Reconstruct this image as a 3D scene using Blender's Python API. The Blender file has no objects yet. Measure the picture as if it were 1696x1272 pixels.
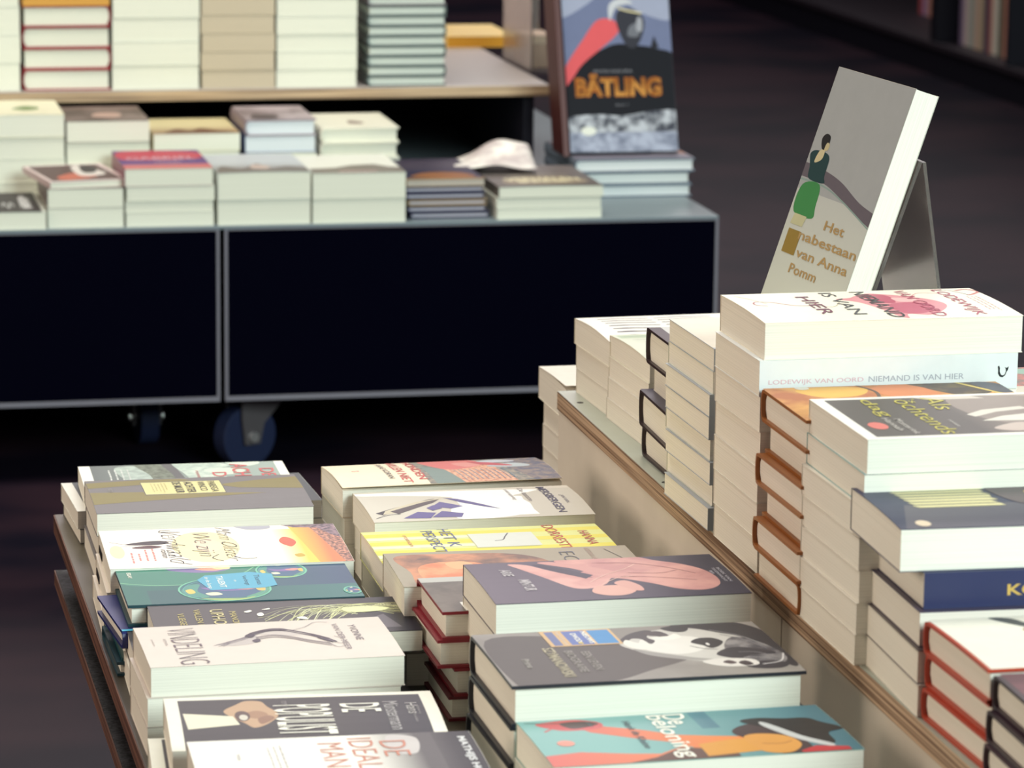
import bpy, bmesh, math, random
from mathutils import Vector, Matrix
from mathutils.geometry import tessellate_polygon

random.seed(7)
S = bpy.context.scene
C = S.collection
PI = math.pi

# ------------------------------------------------------------------ camera
F = 6000.0          # focal length in pixels of the 1696 x 1272 frame
CX, CY = 848.0, 636.0
Yc = Vector((-1274.0, 1216.0, -F)).normalized()
Xc = Vector((29103.0, 886.0, -F)); Xc = (Xc - Yc * Xc.dot(Yc)).normalized()
Zc = Xc.cross(Yc)
R3 = Matrix((Xc, Yc, Zc))                      # camera space -> room space
CAM = Vector((0, 0, 1.25))
cam_d = bpy.data.cameras.new('camera')
cam = bpy.data.objects.new('camera', cam_d); C.objects.link(cam)
cam.matrix_world = Matrix.Translation(CAM) @ R3.to_4x4()
cam_d.sensor_width = 36.0; cam_d.lens = F / 1696 * 36
cam_d.clip_start = 0.05; cam_d.clip_end = 60
cam_d.dof.use_dof = True; cam_d.dof.focus_distance = 3.22; cam_d.dof.aperture_fstop = 12.5
S.camera = cam

def ray(px, py):
    return R3 @ Vector((px - CX, -(py - CY), -F))
def atz(p, z):                                  # point of a level surface seen at a pixel
    d = ray(*p); return CAM + d * ((z - CAM.z) / d.z)
def aty(p, y):
    d = ray(*p); return CAM + d * ((y - CAM.y) / d.y)
def atx(p, x):
    d = ray(*p); return CAM + d * ((x - CAM.x) / d.x)

# ------------------------------------------------------------------ light
S.view_settings.view_transform = 'Standard'
S.view_settings.look = 'None'
S.view_settings.gamma = 1.0
S.view_settings.exposure = 0.0
S.view_settings.use_curve_mapping = False
w = bpy.data.worlds.new('world'); S.world = w; w.use_nodes = True
w.node_tree.nodes['Background'].inputs[0].default_value = (0.08, 0.08, 0.20, 1)
w.node_tree.nodes['Background'].inputs[1].default_value = 0.16

def area(name, loc, target, sx, sy, power, col):
    d = bpy.data.lights.new(name, 'AREA'); d.shape = 'RECTANGLE'; d.size = sx; d.size_y = sy
    d.energy = power; d.color = col
    o = bpy.data.objects.new(name, d); C.objects.link(o); o.location = loc
    o.rotation_euler = (Vector(target) - Vector(loc)).to_track_quat('-Z', 'Y').to_euler()
    return o
area('shop_window_light', (3.0, -3.4, 3.6), (0.9, 3.6, 0.4), 3.2, 2.4, 610, (0.84, 1.0, 0.95))
area('wall_light_warm', (-4.6, 3.0, 2.4), (0.9, 3.6, 0.5), 5.0, 2.6, 160, (1.0, 0.82, 0.64))
area('top_fill_light', (0.8, 4.6, 4.2), (0.8, 4.4, 0.4), 3.0, 2.0, 170, (1.0, 0.96, 0.84))  # added overhead fill that brightens the book tops
area('rear_sheen_light', (2.5, 13.5, 4.4), (1.6, 6.0, 0.0), 6.0, 1.8, 170, (1.0, 0.90, 0.92))  # added unseen source at the back, gives covers and floor their sheen

# ------------------------------------------------------------------ materials
def lin(c):
    r = []
    for v in c[:3]:
        v /= 255.0
        r.append(v / 12.92 if v <= 0.04045 else ((v + 0.055) / 1.055) ** 2.4)
    return (r[0], r[1], r[2], 1)
MC = {}
def mat(col, rough=0.5, L=None, **k):
    """col: (r,g,b) | ('n',c1,c2,scale) mottled | ('g',c1,c2,t0,t1) running along the cover"""
    key = (col, rough, L if col[0] == 'g' else None, tuple(sorted(k.items())))
    if key in MC: return MC[key]
    m = bpy.data.materials.new('mat_%03d' % len(MC)); m.use_nodes = True
    nt = m.node_tree; b = nt.nodes['Principled BSDF']
    b.inputs['Roughness'].default_value = rough
    for n, v in k.items():
        b.inputs[n.replace('_', ' ')].default_value = v
    if col[0] == 'n':
        tc = nt.nodes.new('ShaderNodeTexCoord'); no = nt.nodes.new('ShaderNodeTexNoise')
        no.inputs['Scale'].default_value = col[3]; no.inputs['Detail'].default_value = 4
        nt.links.new(tc.outputs['Object'], no.inputs['Vector'])
        r = nt.nodes.new('ShaderNodeValToRGB')
        r.color_ramp.elements[0].position = 0.38; r.color_ramp.elements[1].position = 0.62
        r.color_ramp.elements[0].color = lin(col[1]); r.color_ramp.elements[1].color = lin(col[2])
        nt.links.new(no.outputs['Fac'], r.inputs[0]); nt.links.new(r.outputs[0], b.inputs['Base Color'])
    elif col[0] == 'g':
        tc = nt.nodes.new('ShaderNodeTexCoord'); sp = nt.nodes.new('ShaderNodeSeparateXYZ')
        nt.links.new(tc.outputs['Object'], sp.inputs[0])
        mr = nt.nodes.new('ShaderNodeMapRange')
        mr.inputs['From Min'].default_value = (col[3] - 0.5) * L; mr.inputs['From Max'].default_value = (col[4] - 0.5) * L
        nt.links.new(sp.outputs['Y'], mr.inputs['Value'])
        mx = nt.nodes.new('ShaderNodeMix'); mx.data_type = 'RGBA'
        mx.inputs[6].default_value = lin(col[1]); mx.inputs[7].default_value = lin(col[2])
        nt.links.new(mr.outputs[0], mx.inputs[0]); nt.links.new(mx.outputs[2], b.inputs['Base Color'])
    else:
        tc = nt.nodes.new('ShaderNodeTexCoord'); no = nt.nodes.new('ShaderNodeTexNoise')
        no.inputs['Scale'].default_value = 60; no.inputs['Detail'].default_value = 3
        nt.links.new(tc.outputs['Object'], no.inputs['Vector'])
        mx = nt.nodes.new('ShaderNodeMix'); mx.data_type = 'RGBA'
        c = lin(col); mx.inputs[6].default_value = c
        mx.inputs[7].default_value = (c[0] * .9, c[1] * .9, c[2] * .9, 1)
        nt.links.new(no.outputs['Fac'], mx.inputs[0]); nt.links.new(mx.outputs[2], b.inputs['Base Color'])
    MC[key] = m
    return m
def page_mat(col):
    key = ('page', col)
    if key in MC: return MC[key]
    m = bpy.data.materials.new('page_edges_%d' % len(MC)); m.use_nodes = True
    nt = m.node_tree; b = nt.nodes['Principled BSDF']; b.inputs['Roughness'].default_value = 0.85
    b.inputs['Specular IOR Level'].default_value = 0.2
    tc = nt.nodes.new('ShaderNodeTexCoord'); mp = nt.nodes.new('ShaderNodeMapping')
    mp.inputs['Scale'].default_value = (2.5, 2.5, 1500)
    nt.links.new(tc.outputs['Object'], mp.inputs[0])
    no = nt.nodes.new('ShaderNodeTexNoise'); no.inputs['Scale'].default_value = 1.0; no.inputs['Detail'].default_value = 3
    nt.links.new(mp.outputs[0], no.inputs['Vector'])
    r = nt.nodes.new('ShaderNodeValToRGB'); c = lin(col)
    r.color_ramp.elements[0].position = 0.3; r.color_ramp.elements[0].color = (c[0]*.88, c[1]*.88, c[2]*.87, 1)
    r.color_ramp.elements[1].position = 0.6; r.color_ramp.elements[1].color = c
    nt.links.new(no.outputs['Fac'], r.inputs[0]); nt.links.new(r.outputs[0], b.inputs['Base Color'])
    bp = nt.nodes.new('ShaderNodeBump'); bp.inputs['Strength'].default_value = 0.12; bp.inputs['Distance'].default_value = 0.0005
    nt.links.new(no.outputs['Fac'], bp.inputs['Height']); nt.links.new(bp.outputs[0], b.inputs['Normal'])
    MC[key] = m
    return m
def stripe_mat(name, c1, c2, axis_scale, rough=0.6):
    m = bpy.data.materials.new(name); m.use_nodes = True
    nt = m.node_tree; b = nt.nodes['Principled BSDF']; b.inputs['Roughness'].default_value = rough
    tc = nt.nodes.new('ShaderNodeTexCoord'); mp = nt.nodes.new('ShaderNodeMapping')
    mp.inputs['Scale'].default_value = axis_scale
    nt.links.new(tc.outputs['Object'], mp.inputs[0])
    no = nt.nodes.new('ShaderNodeTexNoise'); no.inputs['Scale'].default_value = 1; no.inputs['Detail'].default_value = 3
    nt.links.new(mp.outputs[0], no.inputs['Vector'])
    r = nt.nodes.new('ShaderNodeValToRGB')
    r.color_ramp.elements[0].position = 0.40; r.color_ramp.elements[1].position = 0.58
    r.color_ramp.elements[0].color = lin(c1); r.color_ramp.elements[1].color = lin(c2)
    nt.links.new(no.outputs['Fac'], r.inputs[0]); nt.links.new(r.outputs[0], b.inputs['Base Color'])
    return m
def clear_mat():
    m = bpy.data.materials.new('clear_acrylic'); m.use_nodes = True
    b = m.node_tree.nodes['Principled BSDF']
    b.inputs['Base Color'].default_value = (0.80, 0.74, 0.71, 1)
    b.inputs['Roughness'].default_value = 0.12; b.inputs['Transmission Weight'].default_value = 0.90
    b.inputs['IOR'].default_value = 1.3
    return m
ACRYL = clear_mat()

# ------------------------------------------------------------------ basic builders
def newobj(name, bm, mats, parent=None, loc=None, bev=0):
    if bev:
        bmesh.ops.bevel(bm, geom=list(bm.edges), offset=bev, segments=2, affect='EDGES', profile=0.7)
    me = bpy.data.meshes.new(name); bm.to_mesh(me); bm.free()
    for m in (mats if isinstance(mats, (list, tuple)) else [mats]): me.materials.append(m)
    o = bpy.data.objects.new(name, me); C.objects.link(o)
    if parent: o.parent = parent
    if loc: o.location = loc
    return o
def empty(name, loc, rz=0, label=None, cat=None, group=None):
    o = bpy.data.objects.new(name, None); C.objects.link(o); o.location = loc
    o.rotation_euler = (0, 0, rz); o.empty_display_size = 0.02
    if label: tag(o, label, cat, group)
    return o
def tag(o, label=None, cat=None, group=None, kind=None):
    if label: o['label'] = label
    if cat: o['category'] = cat
    if group: o['group'] = group
    if kind: o['kind'] = kind
    return o
def box(bm, x0, x1, y0, y1, z0, z1, mi=0):
    vs = [bm.verts.new(p) for p in ((x0,y0,z0),(x1,y0,z0),(x1,y1,z0),(x0,y1,z0),(x0,y0,z1),(x1,y0,z1),(x1,y1,z1),(x0,y1,z1))]
    for f in ((0,3,2,1),(4,5,6,7),(0,1,5,4),(1,2,6,5),(2,3,7,6),(3,0,4,7)):
        fa = bm.faces.new([vs[i] for i in f]); fa.material_index = mi
def prism(bm, pts, axis, a0, a1, mi=0):
    """extrude a 2-D outline: axis 'y' -> pts are (x,z); 'x' -> (y,z); 'z' -> (x,y)"""
    def P(p, a):
        return (p[0], a, p[1]) if axis == 'y' else ((a, p[0], p[1]) if axis == 'x' else (p[0], p[1], a))
    A = [bm.verts.new(P(p, a0)) for p in pts]; B = [bm.verts.new(P(p, a1)) for p in pts]
    n = len(pts)
    fs = [bm.faces.new(A), bm.faces.new(B[::-1])]
    for i in range(n): fs.append(bm.faces.new([A[i], B[i], B[(i+1) % n], A[(i+1) % n]]))
    for f in fs: f.material_index = mi
    bmesh.ops.recalc_face_normals(bm, faces=fs)
def cyl(bm, c, r, h, axis='z', n=32, mi=0):
    pts = [(c[0] + r*math.cos(2*PI*i/n), c[1] + r*math.sin(2*PI*i/n)) for i in range(n)]
    prism(bm, pts, axis, c[2] - h/2, c[2] + h/2, mi)

# ------------------------------------------------------------------ cover art
TXT = {}
ART_SPEC = 0.32
def text_tris(s, bold=0.0):
    """unit-box triangles of a word, x right, y up"""
    if (s, bold) in TXT: return TXT[(s, bold)]
    cu = bpy.data.curves.new('t', 'FONT'); cu.body = s; cu.offset = bold; cu.resolution_u = 3
    o = bpy.data.objects.new('t', cu); C.objects.link(o)
    dg = bpy.context.evaluated_depsgraph_get(); dg.update()
    me = bpy.data.meshes.new_from_object(o.evaluated_get(dg))
    me.calc_loop_triangles()
    V = [v.co.copy() for v in me.vertices]
    T = [tuple(t.vertices) for t in me.loop_triangles]
    bpy.data.objects.remove(o); bpy.data.curves.remove(cu); bpy.data.meshes.remove(me)
    x0 = min(v.x for v in V); x1 = max(v.x for v in V); y0 = min(v.y for v in V); y1 = max(v.y for v in V)
    V = [((v.x - x0) / (x1 - x0 + 1e-9), (v.y - y0) / (y1 - y0 + 1e-9)) for v in V]
    TXT[(s, bold)] = (V, T)
    return V, T
def smooth(pts, closed=True, k=6):
    n = len(pts); out = []
    rng = range(n) if closed else range(n - 1)
    for i in rng:
        if closed: p = [pts[(i + j) % n] for j in (-1, 0, 1, 2)]
        else: p = [pts[min(max(i + j, 0), n - 1)] for j in (-1, 0, 1, 2)]
        for q in range(k):
            u = q / k
            out.append(tuple(0.5 * ((2*p[1][d]) + (-p[0][d]+p[2][d])*u + (2*p[0][d]-5*p[1][d]+4*p[2][d]-p[3][d])*u*u + (-p[0][d]+3*p[1][d]-3*p[2][d]+p[3][d])*u**3) for d in (0, 1)))
    if not closed: out.append(tuple(pts[-1]))
    return out
def ribbon(pts, wd, W, L):
    """strip of width wd (metres) along (t,s) points, as quads"""
    P = [Vector((s * W, t * L)) for t, s in pts]; quads = []
    for i in range(len(P) - 1):
        d = (P[i+1] - P[i])
        if d.length < 1e-7: continue
        n = Vector((-d.y, d.x)).normalized() * wd / 2; e = d * 0.0
        quads.append([P[i] + n - e, P[i+1] + n + e, P[i+1] - n + e, P[i] - n - e])
    return quads
def art_mesh(items, W, L, prof, want):
    """items -> bmesh in the book frame (x = a - W/2, y = b - L/2); want: 'picture' or 'lettering'"""
    bm = bmesh.new(); mats = []; layer = {}
    lv = 0
    for it in items:
        k = it[0]; lv += 1
        if (k == 'text') != (want == 'lettering'): continue
        col = it[1]; z = 0.00042 if want == 'lettering' else 0.00005 + 0.00034 * lv / max(len(items), 12)
        m = mat(col, 0.42, L, Specular_IOR_Level=ART_SPEC)
        if m not in mats: mats.append(m)
        mi = mats.index(m)
        faces = []
        if k in ('poly', 'blob'):
            pts = it[2] if k == 'poly' else smooth(it[2])
            faces2 = [pts]
            vs = [Vector((s * W, t * L, 0)) for t, s in pts]
            for tri in tessellate_polygon([vs]): faces.append([vs[i] for i in tri])
        elif k == 'rect':
            t0, t1, s0, s1 = it[2]
            faces.append([Vector((a * W, b * L, 0)) for b, a in ((t0, s0), (t1, s0), (t1, s1), (t0, s1))])
        elif k == 'ell':
            t, s, rt, rs = it[2]
            faces.append([Vector(((s + rs*math.sin(q*PI/12)) * W, (t + rt*math.cos(q*PI/12)) * L, 0)) for q in range(24)])
        elif k == 'ring':
            t, s, rt, rs, wd = it[2]
            pts = [(t + rt*math.cos(q*PI/14), s + rs*math.sin(q*PI/14)) for q in range(29)]
            faces += [[Vector((p.x, p.y, 0)) for p in q] for q in ribbon(pts, wd, W, L)]
        elif k == 'pen':
            faces += [[Vector((p.x, p.y, 0)) for p in q] for q in ribbon(smooth(it[2], False, 5), it[3], W, L)]
        elif k == 'text':
            s_ = it[2]; t, s, ht, ws = it[3]; bold = it[4] if len(it) > 4 else 0.0
            sh = it[5] if len(it) > 5 else 0.0
            V, T = text_tris(s_, bold)
            vs = [Vector(((s + (x - .5 + sh*(y - .5)) * ws) * W, (t + (y - .5) * ht) * L, 0)) for x, y in V]
            for tri in T: faces.append([vs[i] for i in tri])
        for f in faces:
            try: fa = bm.faces.new([bm.verts.new((p.x, p.y, z)) for p in f])
            except ValueError: continue
            fa.material_index = mi
    if not bm.faces: bm.free(); return None, None
    bmesh.ops.remove_doubles(bm, verts=bm.verts, dist=1e-6)
    bm.normal_update()
    g = lambda: list(bm.verts) + list(bm.edges) + list(bm.faces)
    e = 0.0003
    for co, no in (((e,0,0),(-1,0,0)), ((W-e,0,0),(1,0,0)), ((0,e,0),(0,-1,0)), ((0,L-e,0),(0,1,0))):
        bmesh.ops.bisect_plane(bm, geom=g(), plane_co=co, plane_no=no, clear_outer=True)
    if prof[2]:
        for a in prof[0][1:-1]:
            bmesh.ops.bisect_plane(bm, geom=g(), plane_co=(a,0,0), plane_no=(1,0,0))
    bm.normal_update()
    for f in bm.faces:
        if f.normal.z < 0: f.normal_flip()
    A, Z, _ = prof
    for v in bm.verts:
        a = min(max(v.co.x, A[0]), A[-1]); i = 0
        while i < len(A) - 2 and a > A[i+1]: i += 1
        u = (a - A[i]) / (A[i+1] - A[i])
        v.co.z += Z[i] + (Z[i+1] - Z[i]) * u
        v.co.x -= W/2; v.co.y -= L/2
    return bm, mats

# ------------------------------------------------------------------ the book
MESH = {}
def book_meshes(W, L, T, kind, camber, lift):
    key = (round(W, 4), round(L, 4), round(T, 4), kind, camber, lift)
    if key in MESH: return MESH[key]
    hard = kind == 'hard'
    h = 0.0025 if hard else 0.0004
    nseg = 8 if (camber or lift) else 1
    A = [W * i / nseg for i in range(nseg + 1)]
    Z = [T + camber * math.sin(PI * i / nseg) + lift * (i / nseg) ** 2 for i in range(nseg + 1)]
    bul = 0.0045 if hard else 0.0
    outer = [(W, 0.0), (0.004 if hard else 0.0, 0.0)]; inner = [(W, h), (0.006 if hard else h, h)]
    if hard:
        for i in range(1, 8):
            q = PI * i / 8; r = (T - h) / 2
            outer.append((0.002 - bul * math.sin(q) , T/2 - (T/2) * math.cos(q)))
            inner.append((0.004 - (bul) * math.sin(q), T/2 - (T/2 - h) * math.cos(q)))
    for i, a in enumerate(A):
        if i == 0:
            outer.append((0.004 if hard else 0.0, Z[0])); inner.append((0.006 if hard else h, Z[0] - h))
        else:
            outer.append((a, Z[i])); inner.append((a, Z[i] - h))
    bm = bmesh.new(); y0, y1 = -L/2, L/2
    mk = lambda path, y: [bm.verts.new((a - W/2, y, z)) for a, z in path]
    o0, o1, i0, i1 = mk(outer, y0), mk(outer, y1), mk(inner, y0), mk(inner, y1)
    n = len(outer)
    for i in range(n - 1):
        bm.faces.new((o0[i], o0[i+1], o1[i+1], o1[i])); bm.faces.new((i0[i+1], i0[i], i1[i], i1[i+1]))
        bm.faces.new((o0[i+1], o0[i], i0[i], i0[i+1])); bm.faces.new((o1[i], o1[i+1], i1[i+1], i1[i]))
    bm.faces.new((o0[0], o1[0], i1[0], i0[0])); bm.faces.new((o1[-1], o0[-1], i0[-1], i1[-1]))
    bmesh.ops.recalc_face_normals(bm, faces=bm.faces)
    cov = bpy.data.meshes.new('cover'); bm.to_mesh(cov); bm.free()
    # page block
    bm = bmesh.new(); ov = 0.0035 if hard else 0.0006
    g = 0.00006
    poly = [(W - ov, h + g), ((0.0045 if hard else h + g), h + g)]
    if hard: poly += [(0.004 - bul*0.8, T*0.35), (0.004 - bul*0.8, T*0.65)]
    lf = lift
    for i, a in enumerate(A):
        aa = max(a, 0.0045 if hard else h + g); aa = min(aa, W - ov)
        poly.append((aa, Z[i] - h - g - lift * (i / nseg) ** 2))
    prism(bm, [(a - W/2, z) for a, z in poly], 'y', y0 + ov, y1 - ov)
    pg = bpy.data.meshes.new('pages'); bm.to_mesh(pg); bm.free()
    MESH[key] = (cov, pg, (A, Z, bool(camber or lift)))
    return MESH[key]
ORD = ['top', 'second', 'third', 'fourth', 'fifth', 'sixth', 'seventh', 'eighth', 'ninth']
PAGE = (247, 243, 232)
def make_book(cx, cy, z, rz, W, L, T, kind='soft', cover=(235, 232, 222), page=PAGE, art=None, spine_art=None,
              camber=0.0, lift=0.0, label=None, group=None, rough=0.42, cat='book', spec=0.5, tilt=None):
    nm = 'hardcover_book' if kind == 'hard' else 'paperback_book'
    root = empty(nm, (cx, cy, z), rz, label, cat, group)
    cov, pg, prof = book_meshes(W, L, T, kind, camber, lift)
    def child(name, me, m, parent):
        me = me.copy(); me.materials.clear(); me.materials.append(m)
        o = bpy.data.objects.new(name, me); C.objects.link(o); o.parent = parent; return o
    ck = ('c', cov.name, cover, rough, spec)
    if ck not in MESH:
        c_ = cov.copy(); c_.materials.append(mat(cover, rough, L, Specular_IOR_Level=spec)); MESH[ck] = c_
    pk = ('p', pg.name, page)
    if pk not in MESH:
        p_ = pg.copy(); p_.materials.append(page_mat(page)); MESH[pk] = p_
    co = bpy.data.objects.new('cover', MESH[ck]); C.objects.link(co); co.parent = root
    po = bpy.data.objects.new('pages', MESH[pk]); C.objects.link(po); po.parent = root
    if art:
        bm, ms = art_mesh(art, W, L, prof, 'picture')
        if bm: newobj('cover_picture', bm, ms, co)
        for it in art:
            if it[0] == 'text':
                bm, ms = art_mesh([it], W, L, prof, 'lettering')
                if bm: newobj('cover_lettering', bm, ms, co)
    if spine_art:
        # spine runs along the book's y, seen from -x ; writing runs from -y to +y or back
        for (s_, c_, b0, b1, z0, z1, flip, bold) in spine_art:
            bm = bmesh.new(); mats = []
            V, TR = text_tris(s_, bold) if isinstance(s_, str) else s_
            m = mat(c_, 0.5)
            if m not in mats: mats.append(m)
            off = -W/2 - 0.0002
            vs = [bm.verts.new((off, ((b0 + (b1 - b0) * x) - .5) * L, (z0 + (z1 - z0) * y) * T)) for x, y in V]
            for t in TR:
                try: f = bm.faces.new([vs[i] for i in t]); f.material_index = mats.index(m)
                except ValueError: pass
            newobj('spine_lettering' if isinstance(s_[0], list) and not flip else 'spine_emblem', bm, mats, co)
    return root
def top_frame(spec, z):
    """returns centre x,y, rz, W, L for a cover seen at pixels NL, NR, FL (up = +X) or in room metres"""
    if spec[0] == 'px':
        NL, NR, FL = (atz(p, z) for p in spec[1:4])
        u = (NR - NL); L = u.length; e = FL - NL; W = e.length
        an = 0.4 * math.atan2(u.y, u.x) + 0.6 * math.atan2(-e.x, e.y)
        u = Vector((math.cos(an), math.sin(an), 0)); v = Vector((-u.y, u.x, 0))
        c = NL + u * L/2 + v * W/2
        return c.x, c.y, math.atan2(u.y, u.x) - PI/2, W, L
    _, x0, y0, L, W, rot = spec
    return x0 + L/2, y0 + W/2, math.radians(rot) - PI/2, W, L
def pile(where, spec, z0, z1, books, group):
    """books listed top to bottom; z scaled so that the pile fills z0..z1"""
    cx, cy, rz, W, L = top_frame(spec, z1)
    tot = sum(b.get('T', 0.026) for b in books); k = (z1 - z0) / tot; z = z1
    n = len(books)
    for i, b in enumerate(books):
        T = b.get('T', 0.026) * k; z -= T
        dl = b.get('du', random.uniform(-.0015, .0015) if i else 0) ; dv = b.get('dv', random.uniform(-.0015, .0015) if i else 0)
        dl += (b.get('L', L) - L) / 2; dv += (b.get('W', W) - W) / 2      # keep the near left corner
        r = rz + math.radians(b.get('rot', random.uniform(-.35, .35) if i else 0))
        ux, uy = math.cos(rz + PI/2), math.sin(rz + PI/2)
        x = cx + ux * dl - uy * dv; y = cy + uy * dl + ux * dv
        if b.get('flip'): r += PI
        lab = b.get('label')
        if not lab:
            pos = ORD[i] + ' from the top' if i < n - 1 or n < 3 else 'bottom one'
            lab = '%s, %s %s' % (b.get('look', 'closed paperback'), pos, where)
        root = make_book(x, y, z + 0.00003, r, b.get('W', W), b.get('L', L), T - 0.00008, b.get('kind', 'soft'), b.get('cover', (236, 232, 222)),
                  b.get('page', PAGE), b.get('art'), b.get('spine'), b.get('camber', 0.0), b.get('lift', 0.0), lab, group,
                  b.get('rough', 0.42), spec=b.get('spec', 0.5))
        if b.get('bars'):                          # row of black marks printed on the tail edge
            bm = bmesh.new(); Wb, Lb = b.get('W', W), b.get('L', L)
            for q in range(7):
                x0 = -Wb/2 + .010 + q * .0052
                box(bm, x0, x0 + .003, -Lb/2 - .0002, -Lb/2 + .0009, T * .12 + .0006, T * .48)
            newobj('edge_marks', bm, mat((24, 20, 26), .6), root)
# ------------------------------------------------------------------ room
bm = bmesh.new(); box(bm, -6, 9, -5, 20, -0.05, 0)
fl = stripe_mat('dark_polished_floor', (16, 13, 26), (44, 29, 38), (1.6, 2.2, 1), 0.55)
fl.node_tree.nodes['Principled BSDF'].inputs['Specular IOR Level'].default_value = 0.10
o = newobj('floor', bm, fl); o['kind'] = 'structure'
wm = mat((62, 56, 58), 0.8)
for n, b in (('wall_back', (-6, 9, 19.9, 20, 0, 5)), ('wall_right', (8.9, 9, -5, 19.9, 0, 5)), ('wall_left', (-6, -5.9, -5, 19.9, 0, 5))):
    bm = bmesh.new(); box(bm, *b); o = newobj(n, bm, wm); o['kind'] = 'structure'

# ------------------------------------------------------------------ front display table
TZ = 0.395
ply = stripe_mat('plywood_edge', (112, 82, 64), (206, 178, 150), (2, 2, 420))
ply_dark = stripe_mat('stained_plywood_edge', (70, 42, 34), (118, 80, 66), (3, 3, 300))
lam_dark = stripe_mat('worn_brown_grey_table_top', (58, 52, 42), (94, 88, 74), (9, 3, 3), 0.42)
def caster(parent, x, y, h, rz=0, r=0.05):
    c = empty('caster', (x, y, 0), rz); c.parent = parent
    c.location = Vector((x, y, 0)) - parent.location
    met = mat((104, 98, 102), 0.5, Metallic=0.5); rub = mat((34, 42, 72), 0.6, Specular_IOR_Level=0.2)
    bm = bmesh.new(); cyl(bm, (0, r, 0), r, 0.030, 'x', 40); newobj('wheel', bm, rub, c, bev=0.003)
    bm = bmesh.new()
    for s in (-1, 1):
        pts = [(-.014, r - .012), (.014, r - .012), (.022, r + .02), (.052, h - .03), (.055, h - .006), (-.02, h - .006), (-.02, r + .03)]
        prism(bm, pts, 'x', s*.019, s*.023)
    box(bm, -.023, .023, -.02, .055, h - .008, h - .003)
    newobj('fork', bm, met, c)
    bm = bmesh.new(); cyl(bm, (0, r, 0), .008, .056, 'x', 16); newobj('axle', bm, mat((225, 222, 222), .3, Metallic=.8), c)
    bm = bmesh.new(); box(bm, -.035, .035, -.015, .06, h - .003, h - .0002); newobj('mounting_plate', bm, met, c)
    return c
t = empty('display_table', (1.0, 2.7, 0), 0, 'low display table with brown grey top carrying the nearest rows of books', 'table')
def tb(name, m, *b, bev=0.0008, par=t):
    bm = bmesh.new(); box(bm, b[0]-par.location.x, b[1]-par.location.x, b[2]-par.location.y, b[3]-par.location.y, b[4], b[5])
    return newobj(name, bm, m, par, bev=bev)
tb('table_top', [lam_dark], 0.2828, 1.9, 1.75, 3.588, 0.3768, TZ)
tb('top_edge_band', ply_dark, 0.2818, 0.2828, 1.75, 3.588, 0.3768, TZ - .0004, bev=0)
tb('lower_board', mat(('n', (20, 19, 24), (66, 66, 72), 260), .7), 0.2830, 1.9, 1.75, 3.588, 0.322, 0.337)
tb('lower_edge_band', ply_dark, 0.2818, 0.2829, 1.75, 3.588, 0.322, 0.3368, bev=0)
tb('frame', mat((16, 15, 20), .7), 0.40, 1.9, 1.80, 3.54, 0.337, 0.3768)
tb('carcass', mat((16, 15, 20), .7), 0.42, 1.9, 1.80, 3.52, 0.13, 0.322)
for x, y in ((.55, 3.40), (.55, 2.0), (1.75, 3.40), (1.75, 2.0)): caster(t, x, y, .13)

r_ = empty('riser', (1.3, 2.66, TZ), 0, 'plywood riser box with pale top standing on the front table', 'display riser')
def rb(name, m, *b, bev=0.0006):
    bm = bmesh.new(); box(bm, b[0]-1.3, b[1]-1.3, b[2]-2.66, b[3]-2.66, b[4]-TZ, b[5]-TZ); return newobj(name, bm, m, r_, bev=bev)
RX, RZ = 0.799, 0.51
face = mat(('n', (222, 214, 202), (230, 222, 210), 9), .7)
rb('top_board', ply, RX, 1.9, 1.76, 3.572, RZ - .019, RZ - .0008)
rb('top_laminate', mat((176, 182, 170), .35), RX + .0003, 1.9, 1.76, 3.572, RZ - .0008, RZ)
rb('side_panel', face, RX + .0015, RX + .017, 2.736, 3.571, TZ + .0001, RZ - .019)
rb('side_panel', face, RX + .0015, RX + .017, 1.76, 2.733, TZ + .0001, RZ - .019)
rb('back_panel', face, RX + .017, 1.9, 3.556, 3.571, TZ + .0001, RZ - .019)
bm = bmesh.new()
for px, py in ((961, 667), (1102, 799)):
    p = atz((px, py), RZ); cyl(bm, (p.x - 1.3, p.y - 2.66, RZ - TZ + .0001), .0035, .0004, 'z', 16)
newobj('screw_hole', bm, mat((40, 34, 30), .6), r_)

t3 = empty('display_table', (1.35, 3.68, 0), 0, 'neighbouring low display table behind the far end of the plywood riser', 'table')
tb('table_top', lam_dark, 0.812, 1.9, 3.593, 3.76, .3768, TZ, par=t3)
tb('carcass', mat((16, 15, 20), .7), 0.84, 1.9, 3.60, 3.75, .13, .3768, par=t3)
for x in (.9, 1.8): caster(t3, x, 3.68, .13)

# ------------------------------------------------------------------ far display table
ft = empty('display_table', (0.6, 6.1, 0), 0, 'dark navy panelled display table on casters at the back', 'table')
navy = mat((3, 3, 16), .9, Specular_IOR_Level=.02); edge = mat((118, 116, 128), .45)
YF = 5.445
def fb(name, m, *b, bev=0.0008): return tb(name, m, *b, bev=bev, par=ft)
for x0, x1 in ((-.55, .686), (.694, 1.474)):
    fb('carcass', navy, x0 + .004, x1 - .004, YF + .004, 6.85, .127, TZ - .006)
    fb('front_panel', navy, x0 + .005, x1 - .005, YF, YF + .004, .130, TZ - .008)
    fr = bmesh.new()
    for b in ((x0, x1, YF - .001, YF + .006, .122, .1295), (x0, x1, YF - .001, YF + .006, TZ - .007, TZ - .0052), (x0, x0 + .0045, YF - .001, YF + .006, .1295, TZ - .007), (x1 - .0045, x1, YF - .001, YF + .006, .1295, TZ - .007)):
        box(fr, b[0] - .6, b[1] - .6, b[2] - 6.1, b[3] - 6.1, b[4], b[5])
    newobj('edge_trim', fr, edge, ft)
fb('table_top', mat((112, 124, 132), .3), -.55, 1.474, YF - .001, 6.85, TZ - .0052, TZ)
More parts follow.
